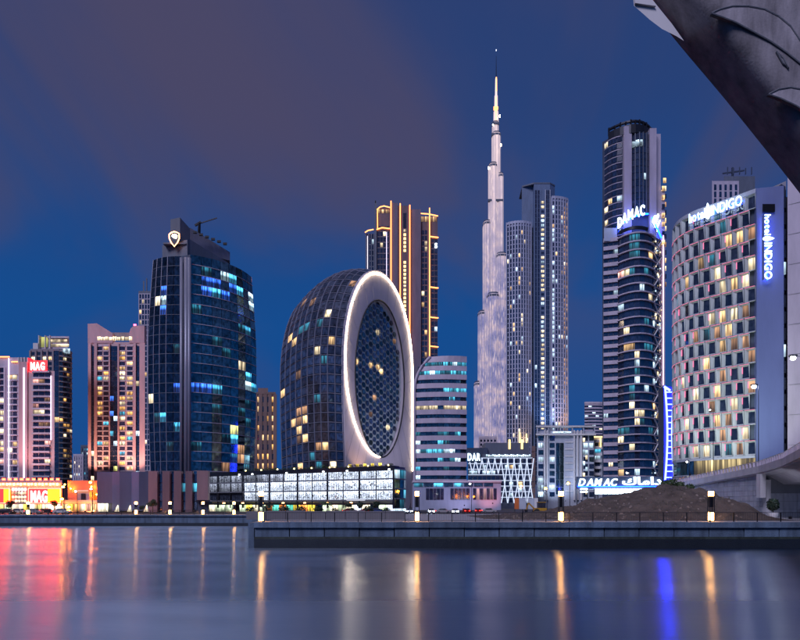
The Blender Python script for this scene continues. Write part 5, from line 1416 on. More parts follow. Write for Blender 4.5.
    lit('lobby_white', (.95, .92, .62), .42, 3.0, .4) if 'lobby_white' not in MAT else None
    for zz_, hh in ((zbot - .35, .7), (zbot - 5.4, .35), (zbot - 9.6, .5)): MB().ribbon(base, zz_ - hh / 2, zz_ + hh / 2, -.5, .45).build('floor_band', 'blue_white', t)
    for k in range(30):
        p, th = at(k / 30 * Lg); nx, ny = -math.cos(R(th)), -math.sin(R(th)); q = (p[0] + nx * .3, p[1] + ny * .3)
        box(t, 'fin', 'blue_white', q[0] - .09, q[0] + .09, q[1] - .12, q[1] + .12, zbot - 9.4, zbot - 5.3)
    # blade wall with the vertical sign, and the wing behind
    bw0, bw1 = X(757, 189), X(783, 188)
    prism(t, 'blade_wall', 'blade_glow_blue', [(bw0, 189.2), (bw1, 187.6), (bw1 + 1, 194), (bw0 + 1, 194)], G, Z(188, 189))
    pbox(t, 'louvre_opening', 'black_metal', 762.5, 775, 204, 211.5, 188, .5, .35)
    prism(t, 'side_wing', 'navy_wall', [(bw1 + .1, 189), (X(786.5, 190), 190.5), (X(787, 214), 214), (bw1 + .5, 214)], G, Z(184, 189))
    for k in range(16): pbox(t, 'side_window', 'cool' if k in (4, 9) else 'glass_navy', 783.9, 786, 196 + k * 16.5, 208 + k * 16.5, 188.9, .4, .2)
    prism(t, 'roof_wedge', 'grey_wall', [(X(770, 192), 192), (X(786, 192), 192), (X(786, 200), 200), (X(770, 200), 200)], Z(190, 192), [Z(188, 192), Z(181, 192), Z(181, 192), Z(188, 192)])
    for k, px in enumerate((690, 715, 738)): spot(t, (X(px, 168), 168, 13.5), (X(px + 4, 196), 196, 42), (.86, 1.0, .84), 14000, 80, .2)  # added uplights in place of street light on the lower window rows
    # signs
    s = thing('hotel_roof_sign', 'white glowing sign hotel INDIGO along the curved roof edge', 'sign', (X(718, 200), 200, ztop))
    def path(d):
        ss = 19.6 - d; p, th = at(ss); nx, ny = -math.cos(R(th)), -math.sin(R(th))
        return Vector((p[0] + nx * 1.3, p[1] + ny * 1.3, ztop - 3.9)), Vector((math.sin(R(th)), -math.cos(R(th)), 0))
    letters(s, 'hotel', 'letter_white', (0, 0, 0), (1, 0, 0), 3.1, 5.0, ext=.03, bold=.004, path=path, gap=.10)
    drop(s, path(5.9), 4.2, 1.1)
    letters(s, 'INDIGO', 'letter_white', (0, 0, 0), (1, 0, 0), 3.1, 9.3, ext=.03, bold=.008, path=lambda d: path(d + 6.9), gap=.13)
    pr = [path(k)[0] for k in range(0, 17)]
    MB().tube([p + Vector((.5, .2, -.35)) for p in pr], .10, 5).build('sign_rail', 'dark_metal', s)
    MB().tube([p + Vector((.8, .35, 1.4)) for p in pr], .09, 5).build('halo_tube', 'halo_blue', s)
    v = thing('hotel_side_sign', 'white glowing vertical sign hotel INDIGO on the blue side wall', 'sign', (X(768, 187.6), 187.6, Z(280, 187.6)))
    yv = 187.0; o = (X(764.8, yv), yv, Z(214.5, yv)); dn = (0, 0, -1)
    letters(v, 'hotel', 'letter_white', o, dn, 1.85, (Z(214.5, yv) - Z(235, yv)), ext=.05, bold=.004, updir=(1, 0, 0), gap=.10)
    drop(v, (Vector((X(764.8, yv), yv, Z(238.6, yv))), Vector((0, 0, -1))), 2.7, .9, up=Vector((1, 0, 0)))
    letters(v, 'INDIGO', 'letter_white', (X(764.8, yv), yv, Z(242.6, yv)), dn, 2.2, (Z(242.6, yv) - Z(279, yv)), ext=.05, bold=.008, updir=(1, 0, 0), gap=.13)
    box(v, 'back_rail', 'blade_glow_blue', X(764.2, yv), X(764.5, yv), yv + .1, yv + 1.2, Z(279, yv), Z(214, yv))
    MB().tube([(X(767.6, yv), yv + .28, Z(214, yv)), (X(767.6, yv), yv + .28, Z(280, yv))], .1, 6).build('halo_tube', 'halo_blue', v)
    # far right neighbour
    w = thing('tower_block', 'plain violet-grey wall of a neighbouring building at the right edge, behind the concrete arch', 'building', (X(800, 180), 180, G))
    prism(w, 'core', 'lavender_wall', [(X(787.5, 182), 182), (X(860, 172), 172), (X(860, 200), 200), (X(787.5, 208), 208)], G, Z(175, 182))
    for k in range(9): MB().beam((X(788, 182), 181.88, Z(205 + k * 30, 182)), (X(858, 172.1), 171.98, Z(205 + k * 30, 182)), .12).build('wall_joint', 'grey_wall', w)
paint('frame_white', (.46, .50, .53), .5, var=.3)
lit('lobby_white', (.95, .92, .62), .42, 3.0, .4)
def drop(root, where, h, w, up=Vector((0, 0, 1))):
    """the flame-shaped drop between the two words"""
    p, d = where; nrm = d.cross(up); pts = []
    for k in range(20):
        a = 2 * math.pi * k / 20; r_ = math.sin(a); c = math.cos(a)
        yy = .42 + .5 * c if c < 0 else .42 + .72 * c
        xx = .5 * r_ * (1 - max(0, c) * .62)
        pts.append((xx, yy))
    f = [p + d * (a * w * 1.5) + up * (b * h - h * .12) + nrm * .25 for a, b in pts]
    MB().hexa([q - nrm * .45 for q in f], f).build('drop_emblem', 'letter_white', root)
hotel()

def far_tower():
    Y = 620.0
    t = thing('distant_building', 'pale unfinished tower with dark window slots above the patterned hotel roof', 'building', (X(725, Y), Y, G))
    z = lambda p: Z(p, Y); x = lambda p: X(p, Y)
    prism(t, 'core', 'lavender_wall', plan(712, 739, Y, 26), G, z(181))
    for c in range(5):
        for k in range(7): pbox(t, 'window', 'glass_navy', 714 + c * 5.2, 716.4 + c * 5.2, 184.5 + k * 7, 190 + k * 7, Y, .3, .3)
    prism(t, 'core', 'slate_wall', plan(724, 755, Y + 8, 22), G, z(172))
    for k in range(5): pbox(t, 'roof_post', 'navy_wall', 727 + k * 6, 728.2 + k * 6, 167 + (k % 2), 174, Y + 9, 2)
    b = MB()
    MB().beam((x(740), Y + 14, z(172)), (x(740), Y + 14, z(160)), 1.6).build('crane_mast', 'navy_wall', t)
    MB().beam((x(730), Y + 14, z(166)), (x(752), Y + 14, z(163)), 1.2).build('crane_jib', 'navy_wall', t)
far_tower()
# ---------------------------------------------------------------- podiums and street level
def car_park():
    t = thing('car_park', 'low multi-storey car park with white-lit screens and shops below', 'car park', (X(300, 215), 215, G))
    A, B = (X(206, 240), 240.0), (X(393.5, 196), 196.0)
    def P(u): return (A[0] + (B[0] - A[0]) * u, A[1] + (B[1] - A[1]) * u)
    dx, dy = B[0] - A[0], B[1] - A[1]; l = math.hypot(dx, dy); nx, ny = dy / l, -dx / l; ang = math.atan2(dy, dx)
    z = lambda py: Z(py, 196)
    zr, zl = z(465.5), z(502)
    core = [(A[0] - nx * 3, A[1] - ny * 3), (B[0] - nx * 3, B[1] - ny * 3), (B[0] + 1, B[1] + 26), (A[0] + 4, A[1] + 32)]
    prism(t, 'core', 'dark_concrete', core, G, zr - .3)
    MB().ribbon([P(0), P(1)], zr - 1.5, zr, -3.5, .25).build('roof_band', 'dark_metal', t)
    nb = 13; lv = [(z(478), z(467.5)), (z(489.2), z(479)), (z(499.5), z(490.2))]
    for j, (a, b) in enumerate(lv):
        for k in range(nb):
            u0, u1 = k / nb, (k + 1) / nb; p, q = P(u0), P(u1); w = math.hypot(q[0] - p[0], q[1] - p[1])
            c = ((p[0] + q[0]) / 2 - nx * .9, (p[1] + q[1]) / 2 - ny * .9, (a + b) / 2)
            m = 'screen_dim' if (k < 3 or (j == 0 and k < 6)) else 'screen_white'
            if j == 2 and k < 3: m = 'navy_wall'
            place(pane_mesh(w * .98, (b - a) * .94, m), 'backlit_screen', t, c, ang)
        MB().ribbon([P(0), P(1)], a - .42, a - .02, -2.2, .22).build('floor_slab', 'dark_concrete', t)
        # leaf-shaped fins of the screen, too fine to count
        f = MB(); rnd = random.Random(j + 3)
        for i in range(700):
            u = rnd.random(); p = P(u); zz = a + .3 + rnd.random() * (b - a - .7); s = .16 + .26 * rnd.random(); tl = rnd.uniform(-1.2, 1.2)
            o = .05 + rnd.random() * .3; cx, cy = p[0] - nx * o, p[1] - ny * o; ux, uy = dx / l, dy / l
            ca, sa = math.cos(tl) * s, math.sin(tl) * s
            f.face((cx - ux * ca, cy - uy * ca, zz - sa), (cx + ux * sa * .3, cy + uy * sa * .3, zz - ca * .35), (cx + ux * ca, cy + uy * ca, zz + sa), (cx - ux * sa * .3, cy - uy * sa * .3, zz + ca * .35))
        f.build('screen_fin', 'dark_metal', t, kind='stuff')
        f = MB()
        for i in range(nb * 7):
            if i % 7 == 0: continue
            p = P(i / (nb * 7)); f.prism([(p[0] - .05, p[1] - .25), (p[0] + .05, p[1] - .25), (p[0] + .05, p[1] - .05), (p[0] - .05, p[1] - .05)], a, b)
        f.build('screen_mullion', 'dark_metal', t, kind='stuff')
    for k in range(nb + 1):
        p = P(k / nb); wd = .32 if k % 2 else .16
        MB().prism([(p[0] - wd, p[1] - .2), (p[0] + wd, p[1] - .2), (p[0] + wd, p[1] + .5), (p[0] - wd, p[1] + .5)], zl - 2.0, zr - .1).build('column', 'dark_metal', t)
    rnd = random.Random(9)
    for k in range(26):
        p = P((k + .5) / 26); j = rnd.randrange(3); a, b = lv[j]
        if k < 5: continue
        MB().box(p[0] - .28, p[0] + .28, p[1] - .62, p[1] - .45, b - .75, b - .35).build('ceiling_lamp', 'lamp_soft', t)
    # shops
    names = ['shop_cream', 'shop_green', 'shop_green', 'shop_green', 'glass', 'shop_green', 'shop_yellow', 'shop_cream', 'shop_green', 'shop_orange', 'shop_teal', 'shop_orange', 'shop_teal', 'shop_yellow', 'shop_orange', 'shop_yellow', 'glass', 'shop_green', 'shop_cream', 'shop_green', 'shop_cream', 'screen_white', 'shop_cream', 'glass', 'shop_green', 'screen_white']
    for k, m in enumerate(names):
        p, q = P(k / 26), P((k + 1) / 26); w = math.hypot(q[0] - p[0], q[1] - p[1])
        place(pane_mesh(w * .92, zl - .9 - G, m), 'shop_window', t, ((p[0] + q[0]) / 2 - nx * 1.6, (p[1] + q[1]) / 2 - ny * 1.6, (zl - .9 + G) / 2), ang)
        if k % 3 == 0: MB().box(p[0] - .35, p[0] + .35, p[1] - .5, p[1] + .3, zl - .5, zl - .05).build('wall_washer', 'eave_white', t)
    MB().ribbon([P(0), P(1)], zl - .9, zl - .3, -2.0, .6).build('canopy', 'dark_metal', t)
    p, q = P(.79), P(.875); MB().ribbon([p, q], z(500.6), z(498.4), .3, .5).build('sign_board', 'sign_strip_dim', t)
    # glazed corner on the right
    C = (X(405.5, 200), 203.0)
    facade(t, arc_pts(B, C, .8, 3), zl - 2, (zr - zl + 1) / 4, 4, wf=.9, hf=.85, sill=.06, lit_p=.4, pal=('cool', 'dim_teal', 'cyan'), gl='glass_blue', band='blue_white', bh=.06, bd=.15)
    prism(t, 'corner_core', 'navy_wall', [(B[0] + .2, B[1] + .4), (C[0] - .1, C[1] + .3), (C[0] - .4, C[1] + 20), (B[0], B[1] + 20)], G, zr - .2)
    facade(t, arc_pts(B, C, .8, 3), G, zl - 2 - G, 1, wf=.95, hf=.95, sill=.02, lit_p=1, pal=('cool',))
    # roof planting with small warm lights
    for k in range(34):
        u = .22 + .78 * k / 34; p = P(u); w = rnd.uniform(.5, 1.1)
        bush(t, 'roof_shrub', (p[0] - nx * 1.6, p[1] - ny * 1.6, zr), w, w * rnd.uniform(.8, 1.3), 60, rnd)
        if k % 4 == 1: MB().box(p[0] - .2, p[0] + .2, p[1] + .8, p[1] + 1.2, zr, zr + .5).build('garden_lamp', 'shop_lamp', t)
    for k in range(5):
        p = P(.80 + .035 * k); MB().box(p[0] - .5, p[0] + .5, p[1] + 1.8, p[1] + 2.2, zr + .2, zr + 1.1).build('terrace_lamp', 'shop_yellow', t)
def bush(parent, name, base, r, h, n, rnd, mat='leaf'):
    return leaves(MB(), base, r, h, n, rnd).build(name, mat, parent)
def leaves(b, base, r, h, n, rnd, ls=None):
    bx, by, bz = base
    for _ in range(n):
        while True:
            v = Vector((rnd.uniform(-1, 1), rnd.uniform(-1, 1), rnd.uniform(-1, 1)))
            if .25 < v.length < 1: break
        c = Vector((bx + v.x * r, by + v.y * r, bz + h * .52 + v.z * h * .5)); s = (ls or r * .23) * rnd.uniform(.7, 1.3)
        d1 = Vector((rnd.uniform(-1, 1), rnd.uniform(-1, 1), rnd.uniform(-1, 1))).normalized(); d2 = d1.cross(v).normalized()
        b.face(c - d1 * s, c - d2 * s * .5, c + d1 * s, c + d2 * s * .5)
    return b
lit('screen_dim', (.68, .76, 1.0), .55, 4.0, .4, contrast=(.36, .64)); glow('lamp_soft', (.9, .95, 1), 7.0, False); glow('sign_strip_dim', (.8, .85, 1), .5, False); glow('shop_lamp', (1, .8, .3), 6.0)
car_park()

def folded_podium():
    Y = 200.0; x = lambda p, yy=Y: X(p, yy); z = lambda p, yy=Y: Z(p, yy)
    t = thing('folded_podium', 'windowless blue-grey podium with folded vertical panels and copper-coloured fins', 'building', (x(150), Y, G))
    prism(t, 'core', 'navy_wall', plan(99, 208, Y + 2, 22), G, z(473.5))
    e = [97, 110, 119.5, 129.5, 139, 148]
    for k in range(5):
        a, b = e[k], e[k + 1]; y0, y1 = (Y, Y + 1.5) if k % 2 == 0 else (Y + 1.5, Y)
        low = z(503 if k == 0 else 511)
        MB().prism([(x(a), y0), (x(b), y1), (x(b), y1 + 2), (x(a), y0 + 2)], low if k != 0 else z(503), z(471.6)).build('folded_panel', 'fold_blue', t)
    pbox(t, 'entrance', 'shop_cream', 98, 108, 503.4, 511.4, Y + 1, .5)
    for px in (117, 129.6, 146):
        f = [(px - 2.2, 511.5), (px + 2.0, 511.5), (px + .8, 505)]
        MB().hexa([(x(a), Y + .2, z(c)) for a, c in f], [(x(a), Y - .25, z(c)) for a, c in f]).build('corner_opening', 'shop_cream', t)
    for k, (a, b) in enumerate(((149, 156.5), (163, 169), (174.5, 180.5), (186, 191.5), (197.5, 207.5))):
        py = 471 - .5 * (k == 4); lo = 512 if k < 4 else 500
        MB().prism([(x(a), Y - .6), (x(b), Y + .6), (x(b), Y + 2.4), (x(a), Y + 2.4)], z(lo), z(py)).build('fin', 'copper_fin', t)
    for a, b in ((157, 163), (169.5, 174), (181, 185.5), (192, 197)):
        for j in range(4): pbox(t, 'window', 'cyan' if (j == 1 and a > 180) else 'glass_navy', a, b, 474 + j * 9.2, 482.4 + j * 9.2, Y + 2, .3, .2)
    pbox(t, 'soffit', 'dark_metal', 196, 210, 500, 502, Y + .4, 6)
    rnd = random.Random(2); bush(t, 'roof_shrub', (x(172), Y + 6, z(473.5)), .9, 1.6, 50, rnd)
folded_podium()

def mag_podium():
    Y = 188.0; x = lambda p, yy=Y: X(p, yy); z = lambda p, yy=Y: Z(p, yy)
    t = thing('sales_centre', 'low pavilion with glowing red eaves lamps below the pink tower, left edge', 'building', (x(25), Y, G))
    prism(t, 'core', 'grey_wall', plan(-60, 62, Y, 22), G, z(480.5))
    prism(t, 'roof_slab', 'rose_wall', plan(-60, 62, Y - 1.2, 23), z(482.8), z(480.4))
    for k in range(18): pbox(t, 'eave_lamp', 'eave_red', -46 + k * 6, -42.6 + k * 6, 478.2, 480.2, Y - .8, .6)
    for k in range(26): pbox(t, 'eave_lamp', 'eave_white', -34 + k * 3.6 + (k % 3) * .3, -32.2 + k * 3.6 + (k % 3) * .3, 483.2, 484.8 + .4 * (k % 2), Y - .9, .5)
    # pierced ornamental screen: three rows of round motifs
    pbox(t, 'screen_wall', 'grey_wall', 10.5, 27, 486.5, 503.5, Y, .4, .3)
    for r in range(4):
        for c in range(5):
            cx, cy = 12.8 + c * 3.0 + (0 if r else .2), 489.4 + r * 3.9
            pl = [(cx + 1.25 * math.cos(2 * math.pi * k / 8), cy + 1.5 * math.sin(2 * math.pi * k / 8)) for k in range(8)]
            yy = Y - .5; f = [(X(a, yy), yy, Z(b, yy)) for a, b in pl[::-1]]
            MB().hexa([(a, b + .3, c_) for a, b, c_ in f], f).build('screen_motif', 'motif_white' if r < 1 else 'cream', t)
    for k in range(13):
        m = ('shop_cream', 'shop_yellow', 'shop_cream', 'lime', 'shop_green', 'shop_cream')[k % 6]
        pbox(t, 'shop_window', m, -20 + k * 6.2, -14.3 + k * 6.2, 504.2, 511.6, Y, .3, .2)
    # billboards
    for name, a, b, lb in (('billboard', -44, 9.5, 'red glowing billboard cut by the left edge'), ('billboard', 28.5, 60.5, 'red and orange billboard with big white letters MAG')):
        yy = Y - 1.4; s = thing(name, lb, 'billboard', (X((a + b) / 2, yy), yy, z(503)))
        mid = b - 13 if b > 20 else b - 6
        box(s, 'panel', 'sign_red', X(a, yy), X(mid, yy), yy, yy + .5, Z(502.5, yy), Z(489, yy)); box(s, 'panel', 'sign_orange', X(mid, yy) + .01, X(b, yy), yy, yy + .5, Z(502.5, yy), Z(489, yy))
        for zz in (488.3, 503.0): led(s, (X(a, yy), yy - .1, Z(zz, yy)), (X(b, yy), yy - .1, Z(zz, yy)), .18, 'edge_red', 'edge_lamp')
        for px in (a, b): led(s, (X(px, yy), yy - .1, Z(503, yy)), (X(px, yy), yy - .1, Z(488, yy)), .14, 'edge_red', 'edge_lamp')
        if b > 20: letters(s, 'MAG', 'letter_mag', (X(31, yy), yy - .15, Z(501.6, yy)), (1, 0, 0), Z(490.5, yy) - Z(501.6, yy), X(47.5, yy) - X(31, yy), ext=.03, bold=.03, gap=.05)
glow('motif_white', (1, .93, .86), 3.0, False)
mag_podium()

def low_shops():
    Y = 215.0
    t = thing('low_building', 'low warm-lit stucco building between the red billboards and the folded podium', 'building', (X(78, Y), Y, G))
    x = lambda p: X(p, Y); z = lambda p: Z(p, Y)
    box(t, 'wall', 'terracotta', x(61.5), x(98), Y + 4, Y + 20, G, z(480)); box(t, 'wall', 'pink_wall', x(62), x(98), Y, Y + 4, G, z(500.5)); box(t, 'turret', 'pink_wall', x(76), x(88), Y + 1, Y + 8, G, z(491))
    pbox(t, 'turret_window', 'glass', 81, 85.5, 493.5, 500, Y + 1, .3, .2); pbox(t, 'cornice', 'white_wall', 75.5, 88.5, 490, 491.4, Y + .6, 7)
    for k in range(6): pbox(t, 'shop_window', ('warm', 'shop_yellow', 'amber', 'shop_cream', 'rose_lit', 'warm')[k], 63 + k * 5.8, 67.4 + k * 5.8, 504, 511, Y, .3, .2)
    pbox(t, 'cornice', 'rose_wall', 61.5, 98.4, 500, 502, Y - .5, 4)
    for px, py in ((64, 484), (70, 488), (91, 486), (96, 494)): pbox(t, 'wall_lamp', 'sodium', px, px + 1, py, py + 1, Y + 3, .3, .6)
    spot(t, (x(66), Y - 3, G + .4), (x(68), Y + 4, 9), (1, .42, .12), 2400, 130, .15); spot(t, (x(90), Y - 3, G + .4), (x(88), Y + 4, 9), (1, .45, .14), 2400, 130, .15)
low_shops()

# ground-level sign
def ground_sign():
    Y = 136.0; x = lambda p: X(p, Y); z = lambda p: Z(p, Y)
    t = thing('ground_sign', 'large glowing free-standing letters DAMAC in English and Arabic behind the sand mound', 'sign', (x(620), Y, 2.99))
    letters(t, 'DAMAC', 'letter_white', (x(578.5), Y, z(485.6)), (1, 0, 0), 1.6, x(617.5) - x(578.5), ext=.10, bold=.012, shear=.25, gap=.14)
    letters(t, [ARABIC], 'letter_white', (x(622.5), Y, z(484.6)), (1, 0, 0), 1.7, x(661.5) - x(622.5), ext=.10, bold=.02, name='arabic_lettering')
    box(t, 'frame', 'navy_wall', x(577), x(663), Y + .4, Y + .8, z(489), z(476.5))
    for k in range(9): box(t, 'support_post', 'dark_metal', x(578 + k * 10.5), x(578.6 + k * 10.5), Y + .8, Y + 1.1, 2.9, z(478))
    for k in range(12): pbox(t, 'light_panel', 'sign_strip', 595 + k * 4.2, 598.8 + k * 4.2, 488.6, 493.8, Y, .3, .1)
    for py in (488.4, 491.2): pbox(t, 'light_panel', 'sign_strip', 580.5, 587.5, py, py + 1.2, Y, .3, .1)
    MB().tube([(x(578), Y + .25, z(486.4)), (x(662), Y + .25, z(486.4))], .08, 6).build('halo_tube', 'halo_blue', t)
ground_sign()

glow('lamp_dimmer', (1, .95, .9), 6.0); glow('lamp_white2', (1, .95, .9), 25.0)
# street lamps
def street_lamp(px, py, Y, mat, label, arm=0.0, r=.22, group='street lamps', zb=G):
    xx = X(px, Y); zt = Z(py, Y)
    t = thing('street_lamp', label, 'street lamp', (xx + arm, Y, zb), group)
    MB().tube([(xx + arm, Y, zb), (xx + arm, Y, zt + .3)], [.11, .06], 6).build('pole', 'dark_metal', t)
    MB().beam((xx + arm, Y, zt + .34), (xx, Y, zt + .30), .07).build('arm', 'dark_metal', t)
    MB().box(xx - r * 1.3, xx + r * 1.3, Y - r, Y + r, zt + r * .8, zt + r * 1.4).build('head', 'dark_metal', t)
    MB().tube([(xx, Y, zt - r * .6), (xx, Y, zt - r * .3), (xx, Y, zt + r * .4), (xx, Y, zt + r * .8)], [r * .4, r, r, r * .6], 8).build('lamp', mat, t)
    MB().box(xx + arm - .2, xx + arm + .2, Y - .2, Y + .2, zb, zb + .5).build('base', 'dark_metal', t)
for a in ((63, 487, 178, 'sodium', 'orange street lamp beside the red and orange billboard'), (90.5, 482.5, 182, 'sodium', 'orange street lamp at the left end of the folded podium'), (60.5, 507, 172, 'sodium', 'low orange lamp under the red and orange billboard'), (69, 507, 172, 'sodium', 'low orange lamp before the warm stucco building'),
          (75.5, 491.5, 180, 'lamp_white', 'white street lamp by the stucco turret'), (62, 499, 176, 'sodium', 'orange street lamp halfway down beside the billboard edge'), (91, 489, 184, 'lamp_white', 'white street lamp below the orange one by the folded podium'),
          (568, 483.5, 170, 'sodium', 'orange street lamp with a strong glare before the white office'), (545.5, 488.5, 200, 'sodium', 'small orange street lamp at the left of the white office'), (521, 486, 190, 'sodium', 'warm street lamp before the glowing lattice building'),
          (470, 484, 205, 'lamp_white', 'white street lamp before the lattice building sign')):
    street_lamp(*a, arm=.5, r=.36 if a[3] == 'sodium' else .26)
street_lamp(793, 358.5, 92, 'lamp_white', 'tall white street lamp with a glare at the right edge, on the bridge', arm=1.2, r=.36, zb=12.3)
street_lamp(754, 387, 125, 'lamp_white', 'tall white street lamp on the bridge ramp before the blue side wall', arm=.9, r=.40, zb=10.4)
street_lamp(710, 410, 150, 'lamp_dimmer', 'slim street lamp on the ramp before the patterned windows', arm=.8, r=.2, zb=9.2)
street_lamp(687, 462, 140, 'lamp_white2', 'short double street lamp at the foot of the patterned hotel', arm=.5, r=.2, zb=8.6)
street_lamp(627, 473, 150, 'lamp_white2', 'white street lamp above the ground sign letters', arm=.6, r=.22)
street_lamp(796, 358, 74, 'lamp_dimmer', 'thin unlit lamp pole right of the tall glaring lamp', arm=.6, r=.12, zb=13.0) if False else None
# ---------------------------------------------------------------- cars, plants, small things
def car(px, Y, ang, mat, label, z=G, head=False, group='cars on the waterfront road', scale=1.0):
    x = X(px, Y)
    t = thing('car', label, 'car', (x, Y, z), group); t.rotation_euler = (0, 0, ang); t.scale = (scale,) * 3
    ORG[t] = Vector((0, 0, 0))
    prof = [(-2.1, .35), (-2.15, .75), (-1.95, .95), (-1.5, 1.02), (-.95, 1.42), (.55, 1.46), (1.15, 1.02), (1.95, .88), (2.15, .65), (2.12, .35)]
    b = MB(); w = .86; rings = []
    for yy, s in ((-w, .94), (-w * .86, 1.0), (w * .86, 1.0), (w, .94)): rings.append([(a * (.985 if s < 1 else 1), yy, .35 + (c - .35) * s) for a, c in prof])
    n = len(prof)
    for r in rings: b.v.extend(r)
    for k in range(3):
        for j in range(n): j2 = (j + 1) % n; b.f.append((k * n + j, k * n + j2, (k + 1) * n + j2, (k + 1) * n + j)); b.mi.append(0)
    b.f.append(tuple(range(n))); b.f.append(tuple(3 * n + k for k in range(n - 1, -1, -1))); b.mi += [0, 0]
    b.build('body', mat, t)
    for sy in (-1, 1):
        y = sy * (w + .005); f = [(-1.35, y, 1.0), (-.92, y, 1.34), (.5, y, 1.38), (.98, y, 1.0)]
        MB().face(*f).build('side_window', 'glass', t)
        for wx in (-1.3, 1.35):
            MB().tube([(wx, y - sy * .16, .33), (wx, y + sy * .02, .33)], .33, 12).build('wheel', 'tyre', t)
            MB().tube([(wx, y + sy * .02, .33), (wx, y + sy * .035, .33)], .19, 10).build('rim', 'steel', t)
        MB().box(2.08, 2.17, sy * .62 - .2, sy * .62 + .2, .62, .80).build('headlight', 'headlight' if head else 'glazed_white', t)
        MB().box(-2.19, -2.09, sy * .62 - .2, sy * .62 + .2, .70, .86).build('taillight', 'taillight', t)
    MB().face((.64, -.7, 1.44), (.64, .7, 1.44), (1.16, .74, 1.04), (1.16, -.74, 1.04)).build('windscreen', 'glass', t)
    MB().face((-1.0, -.7, 1.42), (-1.0, .7, 1.42), (-1.5, .74, 1.05), (-1.5, -.74, 1.05)).build('rear_window', 'glass', t)
for a in ((410, 176, R(-95), 'car_silver', 'silver car with dazzling headlights at the right end of the car park', 3.0, True), (431, 172, R(-88), 'car_white', 'white car with dazzling headlights below the left of the curved-top office', 3.0, True), (455, 170, R(-92), 'car_white', 'white car with dazzling headlights below the middle of the curved-top office', 3.0, True),
          (443, 178, R(4), 'car_silver', 'silver car parked between the two dazzling cars', 3.0, False), (466, 180, R(95), 'car_red', 'red car with its tail to the water right of the dazzling cars', 3.0, False), (478, 184, R(82), 'car_red', 'second red car farther right before the rose-lit podium', 3.0, False), (489, 190, R(0), 'car_silver', 'silver car before the right end of the rose-lit podium', 3.0, False),
          (350, 182, R(2), 'car_red', 'red car parked before the right bays of the car park', 3.0, False), (366, 184, R(180), 'car_red', 'darker red car before the last bays of the car park', 3.0, False), (378, 178, R(0), 'car_blue', 'dark blue car near the glazed corner of the car park', 3.0, False)):
    car(*a[:5], z=a[5] if a[1] < 140 else G, head=a[6])
for a in ((6, 166, R(2), 'car_dark', 'dark car at the left edge below the red billboard'), (18, 168, R(178), 'car_white', 'white car below the ornamental screen'), (34, 166, R(0), 'car_silver', 'silver car below the letters of the big billboard'), (45, 169, R(180), 'car_dark', 'dark car below the orange end of the billboard'), (62, 167, R(3), 'car_white', 'white car before the warm stucco building')):
    car(*a, group='cars on the far bank road')

def truck():
    Y = 150.0; x = X(541, Y)
    t = thing('digger', 'yellow backhoe loader standing at the left foot of the sand mound', 'digger', (x, Y, G))
    b = MB(); b.box(x - 1.8, x + 1.2, Y - .9, Y + .9, G + .9, G + 1.7); b.build('chassis', 'car_yellow', t)
    MB().prism([(x - .8, Y - .8), (x + .9, Y - .8), (x + .9, Y + .8), (x - .8, Y + .8)], G + 1.7, G + 3.0).build('cab', 'glass', t)
    box(t, 'cab_roof', 'car_yellow', x - .95, x + 1.05, Y - .9, Y + .9, G + 3.0, G + 3.15)
    for wx, r in ((-1.2, .75), (1.2, .6)):
        for sy in (-1, 1): MB().tube([(x + wx, Y + sy * .75, G + r), (x + wx, Y + sy * 1.1, G + r)], r, 14).build('wheel', 'tyre', t)
    MB().beam((x - 1.6, Y, G + 1.5), (x - 3.0, Y, G + 2.9), .3).build('boom', 'car_yellow', t); MB().beam((x - 3.0, Y, G + 2.9), (x - 3.6, Y, G + 1.2), .26).build('dipper_arm', 'car_yellow', t)
    MB().prism([(x - 4.0, Y - .5), (x - 3.3, Y - .5), (x - 3.3, Y + .5), (x - 4.0, Y + .5)], G + .6, G + 1.3).build('bucket', 'dark_metal', t)
    MB().beam((x + 1.1, Y, G + 1.2), (x + 2.3, Y, G + .6), .3).build('loader_arm', 'car_yellow', t); MB().prism([(x + 2.2, Y - 1), (x + 2.8, Y - 1), (x + 2.5, Y + 1), (x + 2.2, Y + 1)], G + .2, G + .9).build('loader_bucket', 'dark_metal', t)
truck()
def hoarding():
    Y = 156.0
    t = thing('hoarding', 'site hoarding of pale blue panels with one orange end panel, before the lattice building', 'hoarding', (X(525, Y), Y, G))
    for k, (a, b, m) in enumerate(((514.5, 519, 'orange_paint'), (519.2, 526, 'blue_white'), (528, 534, 'blue_white'), (534.2, 538, 'white_wall'))):
        pbox(t, 'panel', m, a, b, 498, 509, Y + .05 * k, .2)
    for px in (514.5, 526.5, 538): pbox(t, 'post', 'dark_metal', px, px + .6, 497, 512, Y + .4, .2)
hoarding()

def potted_tree():
    Y = 88.0; x = X(773, Y); z = 2.99
    t = thing('potted_tree', 'round clipped tree in a white pot before the bridge abutment', 'tree', (x, Y, z))
    MB().tube([(x, Y, z), (x, Y, z + .1), (x, Y, z + .9), (x, Y, z + 1.0)], [.5, .55, .72, .66], 16).build('pot', 'glazed_white', t, smooth=True)
    MB().tube([(x, Y, z + .9), (x + .03, Y, z + 1.5), (x, Y, z + 2.0)], [.09, .07, .05], 7).build('trunk', 'bark', t)
    bush(t, 'crown', (x, Y, z + 1.15), .82, 1.75, 900, random.Random(3), 'leaf_dark')
potted_tree()
def bin_():
    Y = 88.0; x = X(744, Y); t = thing('litter_bin', 'small black litter bin at the right foot of the sand mound', 'bin', (x, Y, 2.99))
    MB().tube([(x, Y, 2.99), (x, Y, 3.6)], [.24, .28], 10).build('body', 'black_metal', t); MB().tube([(x, Y, 3.6), (x, Y, 3.72)], [.3, .16], 10).build('lid', 'dark_metal', t)
bin_()

